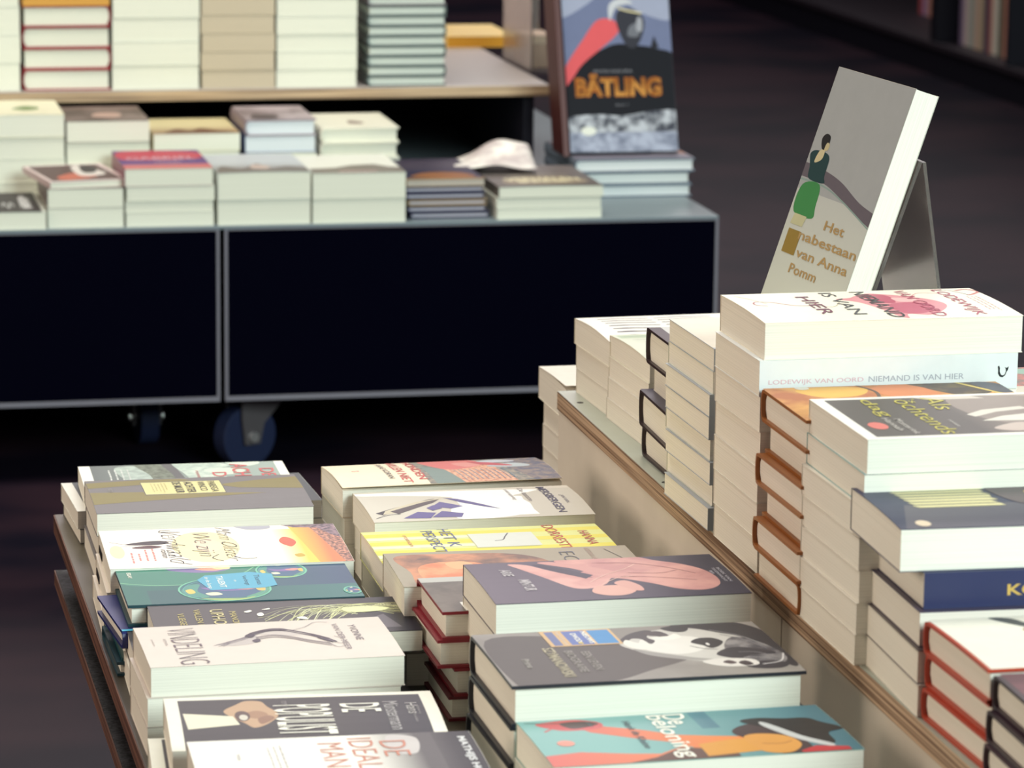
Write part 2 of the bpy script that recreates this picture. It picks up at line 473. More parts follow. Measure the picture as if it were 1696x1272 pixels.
caster(ft, .735, 5.53, .127, math.radians(-62), .05); caster(ft, .600, 5.72, .127, math.radians(4), .045)
caster(ft, 1.38, 5.56, .127, math.radians(20)); caster(ft, 1.38, 6.7, .127); caster(ft, -.4, 5.56, .127); caster(ft, -.4, 6.7, .127)

SH = empty('shelf_riser', (0.45, 6.3, TZ), 0, 'wooden edged upper shelf over the far table carrying tall white stacks', 'shelf')
def sb(name, m, *b, bev=.0008):
    bm = bmesh.new(); box(bm, b[0]-.45, b[1]-.45, b[2]-6.3, b[3]-6.3, b[4]-TZ, b[5]-TZ); return newobj(name, bm, m, SH, bev=bev)
oak = stripe_mat('oak_shelf_edge', (138, 112, 88), (196, 168, 136), (3, 3, 200))
sb('shelf_board', oak, -.5, 1.300, 5.90, 6.84, .5325, .5493)
sb('shelf_laminate', mat((176, 168, 166), .35), -.5, 1.300, 5.9005, 6.84, .5493, .5505)
sb('side_panel', mat((22, 22, 40), .6), 1.262, 1.280, 5.93, 6.83, TZ + .0001, .5325)
sb('back_panel', mat((14, 14, 24), .7), -.5, 1.262, 6.80, 6.83, TZ + .0001, .5325)
sb('upper_back_panel', mat((206, 178, 172), .6), -.5, 1.285, 6.80, 6.83, .5506, .95)

# ------------------------------------------------------------------ bookcase far right
bc = empty('bookcase', (3.9, 10.5, 0), 0, 'low dark bookcase running along the right side of the shop', 'bookcase')
def bb(name, m, *b):
    bm = bmesh.new(); box(bm, b[0]-3.9, b[1]-3.9, b[2]-10.5, b[3]-10.5, b[4], b[5]); return newobj(name, bm, m, bc, bev=.002)
dk = mat((14, 13, 26), .6, Specular_IOR_Level=.2)
bb('plinth', dk, 3.56, 4.15, 8.0, 13.6, 0, .085)
bb('shelf_board', mat((30, 20, 32), .6), 3.55, 4.15, 8.0, 13.6, .085, .1035)
bb('back_panel', dk, 4.13, 4.15, 8.0, 13.6, .1035, 1.3)
bb('upright_panel', dk, 3.56, 4.13, 9.985, 10.005, .1035, 1.3)
bb('upright_panel', dk, 3.56, 4.13, 10.64, 10.70, .1035, 1.3)
bb('upright_panel', dk, 3.56, 4.13, 13.56, 13.58, .1035, 1.3)
bb('top_board', dk, 3.56, 4.15, 8.0, 13.6, 1.3, 1.32)
# ------------------------------------------------------------------ front table, left column of piles
_tf = top_frame
def top_frame(spec, z):
    if spec[0] == 'far':                          # far edge at pixels, depth W (and length L) in metres
        FL, FR = atz(spec[1], z), atz(spec[2], z)
        u = FR - FL; L = spec[4] if len(spec) > 4 else u.length; u.normalize(); v = Vector((-u.y, u.x, 0))
        c = FL + u * L/2 - v * spec[3]/2
        return c.x, c.y, math.atan2(u.y, u.x) - PI/2, spec[3], L
    return _tf(spec, z)
WHT = (252, 249, 238); CRM = (238, 232, 214); BLK = (30, 28, 34)
def fine(t, s0, s1, col, n=1, dt=.018, wd=.0011, seed=0):
    """rows of tiny print: dashed strokes across the cover"""
    rr = random.Random(seed + int(t * 1000)); out = []
    for k in range(n):
        s = s0 + rr.uniform(0, .04)
        while s < s1 - rr.uniform(0, .08):
            e = s + rr.uniform(.02, .07)
            out.append(('pen', col, [(t + k * dt, s), (t + k * dt + rr.uniform(-.001, .001), (s + e) / 2), (t + k * dt, e)], wd)); s = e + .014
    return out

a0 = [('rect', (52, 62, 66), (.045, 1.0, .0, 1.0)), ('text', (200, 200, 205), 'Ezra', (.955, .48, .016, .16))]
art_a1 = [('rect', (96, 108, 106), (.055, .955, 0, 1)),
    ('rect', ('g', (84, 94, 92), (150, 168, 160), .05, .9), (.055, .955, 0, 1)),
    ('blob', ('n', (150, 165, 158), (176, 192, 182), 90), [(.17, .12), (.27, .05), (.36, .3), (.42, .9), (.27, .8), (.2, .5)]),
    ('blob', ('n', (70, 80, 60), (112, 124, 104), 160), [(.27, -.05), (.44, -.05), (.47, .4), (.50, 1.0), (.36, .9), (.33, .4)]),
    ('blob', (74, 76, 76), [(.40, -.05), (.45, -.05), (.49, .5), (.52, 1.0), (.47, .9), (.44, .4)]),
    ('blob', ('n', (170, 188, 178), (205, 220, 206), 80), [(.46, -.05), (.62, -.02), (.74, .1), (.64, .3), (.7, .6), (.56, .9), (.5, .4)]),
    ('blob', (208, 224, 208), [(.6, .25), (.72, .2), (.8, .28), (.76, .42), (.66, .45)]),
    ('blob', (212, 226, 212), [(.72, .0), (.86, -.04), (.88, .08), (.8, .16)])]
for q, tt in enumerate((.14, .17, .2, .23)): art_a1 += fine(tt, .15, .8, (214, 218, 214), seed=q, wd=.0016)
art_a1 += [('text', (205, 78, 78), 'DE', (.90, .42, .07, .3), .01), ('text', (205, 78, 78), 'ACHTER', (.775, .5, .085, .85), .01),
           ('text', (205, 78, 78), 'DAG', (.665, .62, .07, .5), .01), ('text', (196, 96, 92), 'roman', (.56, .45, .014, .3))]
pile('in the low back corner pile', ('px', (128, 847), (530, 824), (107, 800)), .395, .4275,
     [dict(T=.018, cover=(226, 226, 218), art=a0, label='long dark paperback with white spine strip under the green landscape book', du=0, dv=0),
      dict(T=.0145, du=.002, dv=-.001, cover=(70, 78, 80), look='grey green paperback')], 'low pile at the back left corner')
pile('', ('far', (129, 773), (467, 763), .125), .4275, .4455,
     [dict(T=.018, cover=WHT, art=art_a1, label='green grey landscape paperback with white end borders and red lettering', camber=.0004)], 'low pile at the back left corner')

art_v = [('poly', (128, 116, 52), [(0, .10), (.27, .03), (.45, .03), (.5, .10), (.25, .22), (0, .30)]),
    ('poly', (128, 116, 52), [(0, .44), (.28, .47), (.6, .56), (.82, .60), (.55, .66), (.25, .72), (0, .78)]),
    ('poly', (128, 116, 52), [(.6, .30), (.75, .20), (1.0, .08), (1.0, .50), (.7, .42)]),
    ('rect', (84, 82, 80), (.252, .632, .13, .565)), ('rect', (226, 216, 150), (.256, .628, .145, .55)),
    ('text', (56, 52, 44), 'PAREGA', (.585, .35, .034, .36)), ('text', (56, 52, 44), 'WINCO', (.535, .33, .034, .32)),
    ('text', (56, 52, 44), 'ACHTER', (.475, .35, .040, .37), .012), ('text', (56, 52, 44), 'DE MUUR', (.42, .35, .040, .37), .012),
    ('text', (150, 146, 142), 'van', (.10, .38, .02, .10))] + fine(.30, .18, .5, (190, 178, 120), 5, .016, .0008, 3)
pile('in the pile under the grey and ochre cover', ('px', (160, 851), (520, 838), (140, 797)), .395, .4605,
     [dict(cover=(112, 108, 110), art=art_v, camber=.0022, T=.022, spec=.3, label='grey paperback with ochre wedges and cream title box, top of its pile'),
      dict(T=.022, du=.001, cover=(112, 108, 110)), dict(T=.0215, cover=(112, 108, 110))], 'grey and ochre paperbacks')

art_w = [('rect', ('g', (250, 240, 234), (252, 246, 226), 0, 1), (0, 1, 0, 1)),
    ('ell', (250, 236, 190), (.42, .52, .14, .40)), ('ell', (248, 220, 196), (.43, .5, .06, .17)),
    ('blob', (176, 176, 190), [(.55, -.1), (.7, -.1), (.72, .08), (.62, .1)]),
    ('rect', ('g', (251, 246, 226), (240, 206, 90), .72, .82), (.70, .90, .12, 1.0)),
    ('poly', ('g', (240, 200, 80), (226, 128, 84), .80, .92), [(.80, .05), (.88, .02), (.99, 1), (.86, 1)]),
    ('poly', ('n', (92, 64, 66), (214, 150, 126), 320), [(.88, -.02), (1.0, -.02), (1.0, 1), (.965, 1)]),
    ('poly', ('n', (70, 60, 78), (158, 130, 140), 200), [(.76, -.02), (1.0, -.02), (1.0, .4), (.96, .3), (.92, .1), (.82, .08)]),
    ('blob', (214, 98, 70), [(.735, .42), (.76, .34), (.79, .4), (.80, .5), (.775, .6), (.75, .56), (.735, .5)]),
    ('blob', (206, 170, 60), [(.77, .80), (.80, .78), (.81, .84), (.78, .86)]),
    ('blob', (46, 38, 46), [(.09, .42), (.16, .36), (.24, .34), (.275, .40), (.24, .44), (.16, .45)]),
    ('blob', (86, 48, 52), [(.12, .5), (.19, .46), (.24, .5), (.2, .54), (.13, .53)]),
    ('pen', (120, 100, 96), [(.03, .34), (.1, .42), (.2, .41)], .0007), ('pen', (130, 110, 90), [(.03, .5), (.09, .47), (.16, .5)], .0006),
    ('ell', (246, 228, 190), (.05, .6, .03, .16))]
pn = lambda pts, w_=.0015, c_=(58, 54, 62): art_w.append(('pen', c_, pts, w_))
hw = (60, 55, 64)
art_w += [('text', hw, 'Verdwaald', (.295, .50, .085, .84), -.024, .10), ('text', hw, 'We zijn', (.405, .46, .095, .62), -.024, .10),
    ('text', hw, 'Marn Olister', (.52, .48, .060, .84), -.022, .10), ('text', hw, 'roman', (.238, .68, .018, .20), -.005, .10)]
pn([(.265, .12), (.25, .10), (.262, .05), (.30, .06)], .0010); pn([(.52, .80), (.56, .86), (.61, .85)], .0010); pn([(.46, .74), (.43, .82), (.47, .9)], .0010)
for q, (tt, a_, b_) in enumerate(((.105, .60, .86), (.135, .64, .8), (.165, .56, .88), (.195, .55, .9))): art_w += fine(tt, a_, b_, (224, 142, 138), seed=q, wd=.0016)
bars = (([(0, 0)], []))
pile('in the pile under the white sunset book', ('px', (182, 943), (590, 935), (152, 880)), .395, .4585,
     [dict(cover=(246, 240, 228), art=art_w, camber=.0010, T=.021, bars=1, label='white paperback with orange sunset and handwritten title, on top of its pile'),
      dict(T=.021, du=-.003, cover=(238, 228, 216), bars=1), dict(T=.0215, du=-.006, cover=(238, 228, 216))], 'handwritten title paperbacks')

def bubble(t, s, rt, rs):
    rel = lambda pts: [(t + rt * x, s + rs * y) for x, y in pts]
    return [('ell', (52, 112, 122), (t, s, rt, rs)), ('ell', (70, 104, 140), (t + rt*.08, s - rs*.04, rt*.84, rs*.78)),
            ('blob', (84, 150, 140), rel([(-.95, .1), (-.8, -.4), (-.5, -.5), (-.6, .1), (-.4, .6), (-.75, .6)])),
            ('blob', (92, 158, 132), rel([(.4, .7), (.75, .3), (.9, -.2), (.97, .1), (.8, .55), (.5, .85)])),
            ('blob', (176, 196, 110), rel([(-.6, .68), (-.2, .78), (.3, .8), (.6, .7), (.3, .93), (-.2, .95)])),
            ('blob', (138, 112, 172), rel([(-.5, -.2), (-.1, -.1), (.3, -.2), (.5, .05), (.1, .15), (-.3, .05)])),
            ('blob', (220, 150, 150), rel([(.15, -.05), (.5, -.2), (.75, -.1), (.5, .1)])), ('blob', (226, 190, 110), rel([(.68, -.1), (.86, -.15), (.88, .2), (.72, .2)])), ('blob', (226, 200, 110), rel([(-.86, 0), (-.72, -.1), (-.66, .2), (-.8, .3)])),
            ('blob', (238, 240, 206), rel([(-.45, .3), (-.2, .25), (-.1, .45), (-.35, .5)])), ('blob', (240, 224, 210), rel([(-.2, -.75), (.1, -.82), (.15, -.65), (-.1, -.6)])),
            ('ring', (120, 196, 168), (t, s, rt, rs, .0017)), ('ring', (96, 160, 170), (t, s, rt*.9, rs*.88, .0008))]
art_t = [('rect', ('g', (38, 106, 98), (58, 84, 116), 0, .95), (0, 1, 0, 1)), ('rect', ('g', (46, 92, 98), (62, 116, 118), .3, 1), (.1, 1, .62, 1))]
art_t += [('blob', (62, 132, 116), [(-.04, -.1), (.55, -.2), (.62, .1), (.45, .42), (.2, .5), (0, .4)]), ('pen', (130, 190, 150), [(-.02, .36), (.15, .48), (.35, .46), (.52, .26), (.6, .05)], .0014),
          ('blob', (128, 112, 168), [(.22, .02), (.4, -.05), (.5, .06), (.42, .16), (.3, .14)]), ('blob', (226, 166, 150), [(.34, .06), (.44, .0), (.48, .06), (.42, .12)]), ('blob', (240, 226, 180), [(.42, .02), (.49, .0), (.49, .08), (.44, .08)])]
art_t += bubble(.71, .18, .108, .22) + bubble(.43, .66, .195, .32) + bubble(.965, .82, .035, .1)
art_t += [('poly', (84, 172, 206), [(.33, .38), (.37, .26), (.57, .20), (.66, .28), (.66, .60), (.60, .66), (.37, .68)]),
          ('text', WHT, 'in de lamp', (.372, .47, .024, .32)), ('text', WHT, 'TALENT', (.43, .45, .028, .32), .01), ('text', WHT, '*', (.49, .44, .012, .05)),
          ('text', (30, 60, 84), 'Verbogt', (.535, .44, .024, .28)), ('text', (30, 60, 84), 'Thomas', (.59, .43, .024, .28)), ('text', WHT, 'ESSAY', (.052, .18, .018, .16), .02)]
pile('in the soap bubble pile', ('px', (212, 1003), (607, 992), (183, 945)), .395, .4565,
     [dict(kind='hard', cover=(34, 72, 82), art=art_t, T=.019, label='teal hardcover with soap bubbles and a light blue title label'),
      dict(kind='hard', cover=(28, 40, 110), T=.016, du=-.012, dv=-.004, rot=5, flip=1, W=.122, L=.2,
           art=[('rect', (70, 178, 214), (0, 1, 0, .045)), ('rect', (52, 70, 118), (0, .9, .5, .75))], look='navy hardcover with bright blue spine'),
      dict(kind='hard', cover=(30, 88, 96), T=.014, du=-.006, dv=.002, look='teal hardcover'),
      dict(kind='hard', cover=(26, 66, 82), T=.0125, du=-.011, dv=.0, rot=1.0, look='dark teal hardcover')], 'pile under the soap bubble book')

art_u = [('rect', ('g', (76, 72, 76), (18, 18, 36), .72, .9), (0, 1, 0, 1)), ('poly', (96, 92, 102), [(.84, .58), (.885, .5), (.93, .88), (.86, .88)])]
rr = random.Random(4)
for q in range(46):
    a_ = rr.uniform(0, 1); t0_ = .60 + .28 * a_; s0_ = .30 + rr.uniform(-.1, .12)
    ln = rr.uniform(.10, .22); cu_ = rr.uniform(.08, .42)
    art_u.append(('pen', ('n', (206, 208, 150), (236, 238, 196), 60), [(t0_ + .12, s0_ + rr.uniform(-.04, .1)), (t0_ + .03, s0_ - .04), (t0_ - ln*.5, s0_ + .02), (t0_ - ln, s0_ + cu_)], rr.uniform(.0003, .0009)))
for q in range(14):
    s0_ = rr.uniform(.18, .5); art_u.append(('pen', (224, 224, 170), [(.84, .32), (.90, s0_ * .8 + .04), (.97, s0_)], .0006))
art_u += [('blob', (232, 236, 180), [(.74, .30), (.84, .26), (.92, .34), (.86, .42), (.76, .42)]),
    ('blob', WHT, [(.36, .30), (.385, .26), (.39, .30), (.37, .33)]), ('blob', WHT, [(.43, .26), (.46, .22), (.46, .26)]), ('blob', WHT, [(.405, .38), (.425, .34), (.43, .42), (.41, .44)]),
    ('pen', (190, 190, 160), [(.47, .26), (.54, .2), (.6, .2)], .0005), ('blob', WHT, [(.55, .52), (.58, .5), (.59, .58), (.56, .56)]), ('pen', (220, 220, 190), [(.545, .36), (.535, .42), (.56, .52)], .0006),
    ('text', (206, 190, 120), 'MANON', (.315, .48, .026, .40)), ('text', (212, 200, 150), 'UPHOFF', (.255, .50, .050, .58), .006),
    ('text', (206, 190, 120), 'VALLEN IS ALS', (.18, .55, .026, .72)), ('text', (206, 190, 120), 'VLIEGEN', (.115, .50, .026, .42))]
pile('in the pile under the dark book with pale hair', ('px', (262, 1060), (705, 1052), (232, 1003)), .395, .4555,
     [dict(cover=(60, 56, 62), art=art_u, T=.018, label='dark grey paperback with pale yellow hair swirl, half under the cream book'),
      dict(cover=(26, 26, 36), T=.020, du=-.018, dv=-.006, art=[('rect', (24, 24, 36), (.015, 1, 0, 1)), ('pen', WHT, [(.02, .42), (.1, .40), (.3, .38)], .001), ('rect', (92, 110, 104), (.02, .2, .72, .8)), ('rect', (110, 130, 120), (.02, .2, .84, .9))], look='dark paperback'),
      dict(T=.021, du=-.020)], 'pile under the dark book with hair')

art_z = [('text', (112, 96, 106), 'VINDELING', (.18, .53, .115, .88), -.02), ('text', (170, 158, 156), 'ROMAN', (.10, .44, .012, .16)), ('text', (170, 158, 156), 'podium', (.05, .44, .012, .16)),
    ('text', (128, 114, 122), 'YVONNE', (.865, .40, .030, .40)), ('text', (144, 130, 138), 'VAN DER MEER', (.80, .48, .024, .66)),
    ('blob', (196, 186, 184), [(.30, .56), (.38, .46), (.45, .34), (.47, .44), (.44, .56), (.36, .60)]),
    ('blob', (206, 196, 192), [(.46, .30), (.54, .24), (.62, .26), (.68, .38), (.60, .42), (.52, .38)])]
rr = random.Random(9)
for q in range(9):
    j_ = rr.uniform(-.03, .03)
    art_z.append(('pen', (120, 108, 118), [(.28 + q*.006, .58 + j_), (.35, .52 + j_), (.41, .44 + j_), (.45, .36 + j_)], .0007))
for q in range(12):
    j_ = rr.uniform(-.04, .04); k_ = rr.uniform(-.01, .01)
    art_z.append(('pen', (88, 76, 90), [(.45 + k_, .34 + j_), (.52, .25 + j_), (.58, .25 + j_), (.64 + k_, .34 + j_), (.70, .45 + j_), (.75 + k_, .58 + j_*1.6)], .0008))
for q in range(7):
    j_ = rr.uniform(-.03, .05)
    art_z.append(('pen', (130, 118, 128), [(.46, .44 + j_), (.53, .40 + j_), (.60, .46 + j_), (.66, .56 + j_), (.74, .66 + j_)], .0006))
art_z += [('blob', (64, 54, 70), [(.42, .38), (.45, .31), (.462, .37), (.44, .43)]), ('blob', (76, 66, 82), [(.44, .50), (.468, .46), (.472, .52), (.45, .55)]), ('blob', (70, 60, 76), [(.70, .50), (.745, .54), (.77, .62), (.735, .60)]), ('blob', (90, 78, 92), [(.50, .24), (.57, .21), (.60, .25), (.54, .26)]),
    ('pen', (150, 140, 146), [(.62, .28), (.68, .2), (.73, .08), (.78, .1)], .0007), ('pen', (150, 140, 146), [(.74, .56), (.78, .66), (.80, .56), (.77, .48)], .0006), ('pen', (150, 140, 146), [(.73, .60), (.76, .74), (.80, .70)], .0006)]
pile('in the pile under the cream branch drawing', ('px', (249, 1106), (670, 1084), (222, 1040)), .395, .467,
     [dict(cover=(222, 210, 202), art=art_z, camber=.0012, T=.025, label='pale pinkish cream paperback with a drawn dark branch and thin lettering'),
      dict(T=.024, du=-.003, dv=-.001, cover=(222, 212, 204)), dict(T=.0235, du=-.003, cover=(222, 212, 204))], 'branch drawing paperbacks')

art_p = [('rect', ('g', (56, 52, 56), (20, 22, 40), .62, .96), (.05, .95, .07, 1.0)),
    ('blob', (196, 160, 128), [(.21, .34), (.26, .2), (.30, .12), (.355, .14), (.375, .26), (.40, .36), (.405, .46), (.36, .6), (.31, .66), (.28, .58), (.25, .5)]),
    ('blob', (168, 128, 100), [(.27, .42), (.33, .34), (.37, .42), (.33, .5)]), ('blob', (150, 110, 88), [(.33, .5), (.37, .44), (.39, .5), (.34, .6)]),
    ('poly', (236, 230, 206), [(.06, .36), (.24, .44), (.26, .60), (.07, .66)]), ('ell', (90, 66, 62), (.275, .44, .028, .10)), ('ell', (214, 208, 196), (.278, .47, .016, .055)),
    ('text', (140, 136, 138), 'roman', (.44, .22, .02, .14)),
    ('text', WHT, 'POPULIST', (.50, .525, .215, .56), .008), ('text', WHT, 'DE', (.715, .34, .145, .18), .008),
    ('text', (196, 192, 192), 'Hans', (.905, .38, .044, .22)), ('text', (190, 186, 188), 'M\u00fcnstermann', (.83, .50, .056, .54)), ('text', (160, 156, 158), 'Schrijver van', (.925, .42, .014, .16)), ('text', (160, 156, 158), 'Mischa en de anderen', (.905, .50, .012, .28)), ('ring', (190, 190, 190), (.935, .93, .012, .05, .0006))]
pile('under the giant white letters', ('far', (270, 1157), (712, 1144), .138), .395, .462,
     [dict(cover=(244, 240, 226), art=art_p, camber=.0022, T=.026, label='black paperback with white border, huge white title letters and a hand'),
      dict(cover=(232, 236, 222), art=[('rect', BLK, (.05, .95, .03, 1))], T=.024, du=-.013, dv=-.020, look='white bordered black paperback'),
      dict(T=.018, du=-.011, cover=(232, 236, 222))], 'white bordered black paperbacks')

art_i = [('rect', ('g', (250, 247, 240), (84, 80, 84), .58, .80), (0, .90, 0, 1)), ('rect', ('g', (84, 80, 84), (26, 26, 38), .82, .92), (.86, 1, 0, 1)),
    ('blob', (206, 200, 200), [(.70, .04), (.80, .1), (.78, .4), (.70, .36)]), ('rect', (20, 20, 36), (.93, 1, 0, 1)),
    ('text', (206, 128, 104), 'DE', (.71, .30, .090, .30), -.01), ('text', (206, 128, 104), 'IDEALE', (.60, .42, .085, .70), -.01), ('text', (206, 128, 104), 'MAN', (.49, .38, .085, .46), -.01),
    ('text', (170, 166, 166), 'roman', (.16, .36, .012, .12)), ('text', (236, 236, 240), 'MATHIJS HOEK', (.955, .55, .036, .86), .03),
    ('pen', (196, 192, 186), [(.02, .56), (.12, .6), (.2, .66), (.4, .64)], .001), ('blob', (176, 162, 168), [(.5, .8), (.62, .7), (.72, .74), (.62, .9)])]
for q in range(3): art_i += fine(.27 + .022 * q, .16, .62, (160, 156, 158), seed=q, wd=.0009)
pile('in the orange lettered bottom pile', ('far', (309, 1229), (776, 1210), .130), .395, .477,
     [dict(cover=(240, 236, 228), art=art_i, camber=.0012, T=.027, label='white to grey paperback with thin orange letters at the bottom edge'),
      dict(T=.027, du=.002), dict(T=.026, du=.001)], 'white and grey paperbacks in front')

# ------------------------------------------------------------------ front table, right column below the riser
art_b1 = [('rect', (250, 232, 204), (0, .40, 0, 1)), ('rect', ('n', (88, 96, 96), (150, 140, 120), 160), (.40, 1, 0, 1)),
    ('poly', (112, 134, 128), [(.42, .3), (.52, .5), (.56, 1), (.43, 1)]), ('poly', ('n', (190, 120, 90), (226, 176, 140), 260), [(.50, .35), (.74, .35), (.8, 1), (.56, 1)]),
    ('blob', (212, 106, 100), [(.44, .02), (.56, -.06), (.68, .0), (.72, .3), (.6, .5), (.5, .46)]), ('blob', (220, 142, 132), [(.58, .2), (.66, .16), (.7, .34), (.62, .42)]),
    ('poly', ('n', (60, 66, 92), (128, 112, 100), 120), [(.84, 0), (1.02, 0), (1.02, 1), (.88, 1), (.80, .5)]),
    ('blob', (190, 196, 208), [(.70, .15), (.78, .05), (.87, .14), (.86, .22), (.76, .24)]), ('blob', (178, 190, 196), [(.72, .42), (.84, .30), (.91, .40), (.9, .5), (.78, .5)]), ('blob', (186, 60, 70), [(.66, .12), (.74, .2), (.84, .44), (.72, .36)]),
    ('pen', (250, 232, 204), [(.33, 0), (.33, 1)], .003),
    ('text', (200, 66, 66), 'HONDEN', (.385, .42, .040, .84), .012), ('text', (200, 66, 66), 'WILLEN NIET', (.31, .45, .042, .96), .008), ('text', (66, 58, 60), 'ANNE KORAN', (.25, .42, .026, .7), .004), ('text', (222, 130, 120), 'roman', (.115, .42, .036, .05))]
for q in range(10): art_b1.append(('pen', (120, 150, 176), [(.55 + .025*q, .55), (.56 + .025*q, .66), (.575 + .025*q, .92)], .0008))
pile('in the pile under the red lettered cream book', ('px', (567, 813), (935, 800), (527, 773)), .395, .473,
     [dict(cover=(238, 222, 196), art=art_b1, camber=.0035, lift=.0030, T=.027, label='cream paperback with red title lettering and a colourful painting, slightly gaping cover'),
      dict(T=.026, du=.001), dict(T=.026, du=.004)], 'red lettered cream paperbacks')

art_b2 = [('rect', ('g', (206, 200, 188), (190, 184, 170), 0, 1), (0, 1, .1, 1)), ('blob', (252, 252, 248), [(.02, .06), (.5, .07), (.82, .12), (.80, .22), (.70, .36), (.70, .6), (.68, .92), (.4, .99), (.38, .7), (.48, .5), (.42, .32), (.2, .2), (.02, .16)]),
    ('poly', (252, 252, 248), [(.42, .34), (.62, .30), (.74, .38), (.735, .5), (.75, .62), (.745, .8), (.755, .93), (.45, .95)]),  # this and the white blob above paint reflected glare into the cover
    ('poly', (40, 34, 40), [(.03, .76), (.07, .70), (.31, .38), (.34, .36), (.30, .46), (.06, .82)]), ('poly', (206, 196, 170), [(.06, .80), (.08, .70), (.24, .46), (.38, .34), (.36, .40), (.14, .76)]),
    ('poly', (70, 58, 62), [(.10, .72), (.30, .44), (.36, .38), (.32, .5), (.13, .80)]), ('pen', (50, 44, 46), [(.02, .9), (.08, .82), (.14, .8)], .0012),
    ('poly', (74, 66, 132), [(.38, .34), (.44, .40), (.54, .62), (.60, .76), (.52, .66), (.44, .52)]), ('poly', (86, 78, 142), [(.30, .62), (.35, .48), (.44, .64), (.38, .7)]),
    ('poly', (86, 78, 142), [(.14, .92), (.22, .76), (.30, .80), (.26, .94)]), ('poly', (86, 78, 142), [(.27, .92), (.33, .76), (.42, .84), (.4, .94)]), ('poly', (86, 78, 142), [(.27, .66), (.31, .58), (.34, .68), (.29, .74)]),
    ('text', (60, 56, 90), 'MERSBERGEN', (.865, .48, .040, .86), .01), ('text', (74, 70, 96), 'JAN VAN', (.92, .52, .022, .26)), ('text', (120, 112, 116), 'De laatste', (.765, .32, .024, .48)), ('text', (130, 122, 124), 'ontsnapping', (.695, .3, .022, .42))]
pile('in the pile under the grey pencil and checks book', ('px', (620, 866), (988, 853), (581, 817)), .395, .472,
     [dict(cover=(208, 200, 184), art=art_b2, camber=.0022, T=.028, label='grey beige paperback with pencil strokes, blue checks and a white smear'),
      dict(T=.025, du=.002), dict(T=.024, du=.003)], 'grey beige paperbacks by the riser')

art_b3 = [('rect', (222, 226, 140), (0, 1, 0, 1))]
for q in range(4): art_b3.append(('rect', (228, 218, 74), (0, 1, .10 + .27*q, .21 + .27*q)))
for q in range(4): art_b3.append(('rect', (240, 240, 200), (0, .62, .24 + .27*q, .32 + .27*q)))
art_b3 += [('rect', (190, 190, 150), (.425, .69, .225, .66)), ('rect', (218, 222, 216), (.43, .70, .21, .64)), ('pen', (90, 90, 92), [(.60, .22), (.575, .34), (.555, .44), (.52, .46)], .0014),
    ('text', (90, 100, 150), 'HET K', (.345, .29, .050, .60)), ('text', (90, 100, 150), 'PERSPECTIEF', (.27, .50, .050, .90)), ('text', (222, 150, 120), 'roman', (.165, .36, .014, .36)),
    ('text', (200, 84, 60), 'DORRESTEIN', (.79, .48, .050, .96)), ('text', (190, 70, 60), 'HANNA', (.915, .46, .042, .44))]
pile('in the pile under the yellow striped book', ('far', (597, 882), (985, 867), .119), .395, .470,
     [dict(cover=(228, 226, 150), art=art_b3, T=.025, camber=.001, label='yellow and pale green striped paperback with a white rectangle on its cover'),
      dict(T=.025, du=.001), dict(T=.025, du=.002)], 'yellow striped paperbacks')

art_b4 = [('rect', (164, 154, 136), (0, 1, 0, 1)), ('blob', ('n', (110, 84, 76), (206, 140, 104), 26), [(.04, .12), (.3, .09), (.5, .14), (.62, .34), (.66, .7), (.5, 1.1), (.1, 1.1), (.06, .6)]),
    ('blob', ('n', (214, 124, 84), (232, 160, 116), 40), [(.1, .5), (.2, .34), (.34, .38), (.4, .6), (.3, .9), (.12, .9)]), ('blob', (238, 178, 130), [(.22, .38), (.3, .34), (.33, .5), (.25, .56)]),
    ('text', (84, 90, 104), 'EC', (.735, .30, .060, .30), -.015), ('text', (176, 150, 136), 'HANNA BERVOETS', (.83, .38, .022, .66)), ('pen', (92, 84, 74), [(.90, .10), (.935, .36), (.95, .5)], .0012)]
pile('in the pile under the brown arch cover', ('far', (634, 917), (1035, 903), .118), .395, .481,
     [dict(cover=(178, 168, 148), art=art_b4, T=.029, camber=.0008, label='grey brown paperback with glowing orange arch picture and thin letters'),
      dict(T=.029, du=.001), dict(T=.028, du=.002)], 'brown arch cover paperbacks')

art_b5 = [('rect', ('n', (96, 90, 84), (120, 112, 104), 40), (0, 1, 0, 1)), ('rect', (190, 190, 186), (0, .9, 0, .14)), ('pen', WHT, [(.18, .5), (.28, .46), (.32, .38), (.4, .44), (.38, .52), (.28, .42), (.5, .44)], .001), ('rect', (246, 246, 240), (.10, .2, .74, .98))]
red = (140, 26, 44)
pile('in the small dark red hardcover pile', ('px', (733, 1014), (1100, 1000), (687, 958)), .395, .488,
     [dict(kind='hard', cover=red, art=art_b5, T=.024, L=.20, label='dark red hardcover in a grey brown jacket between two taller piles', du=0),
      dict(kind='hard', cover=red, T=.024, du=-.004, L=.20, look='dark red hardcover'), dict(kind='hard', cover=red, T=.024, L=.19, du=.010, look='dark red hardcover'), dict(kind='hard', cover=(110, 24, 40), T=.021, L=.19, du=.006, look='dark red hardcover')],
     'dark red hardcovers')

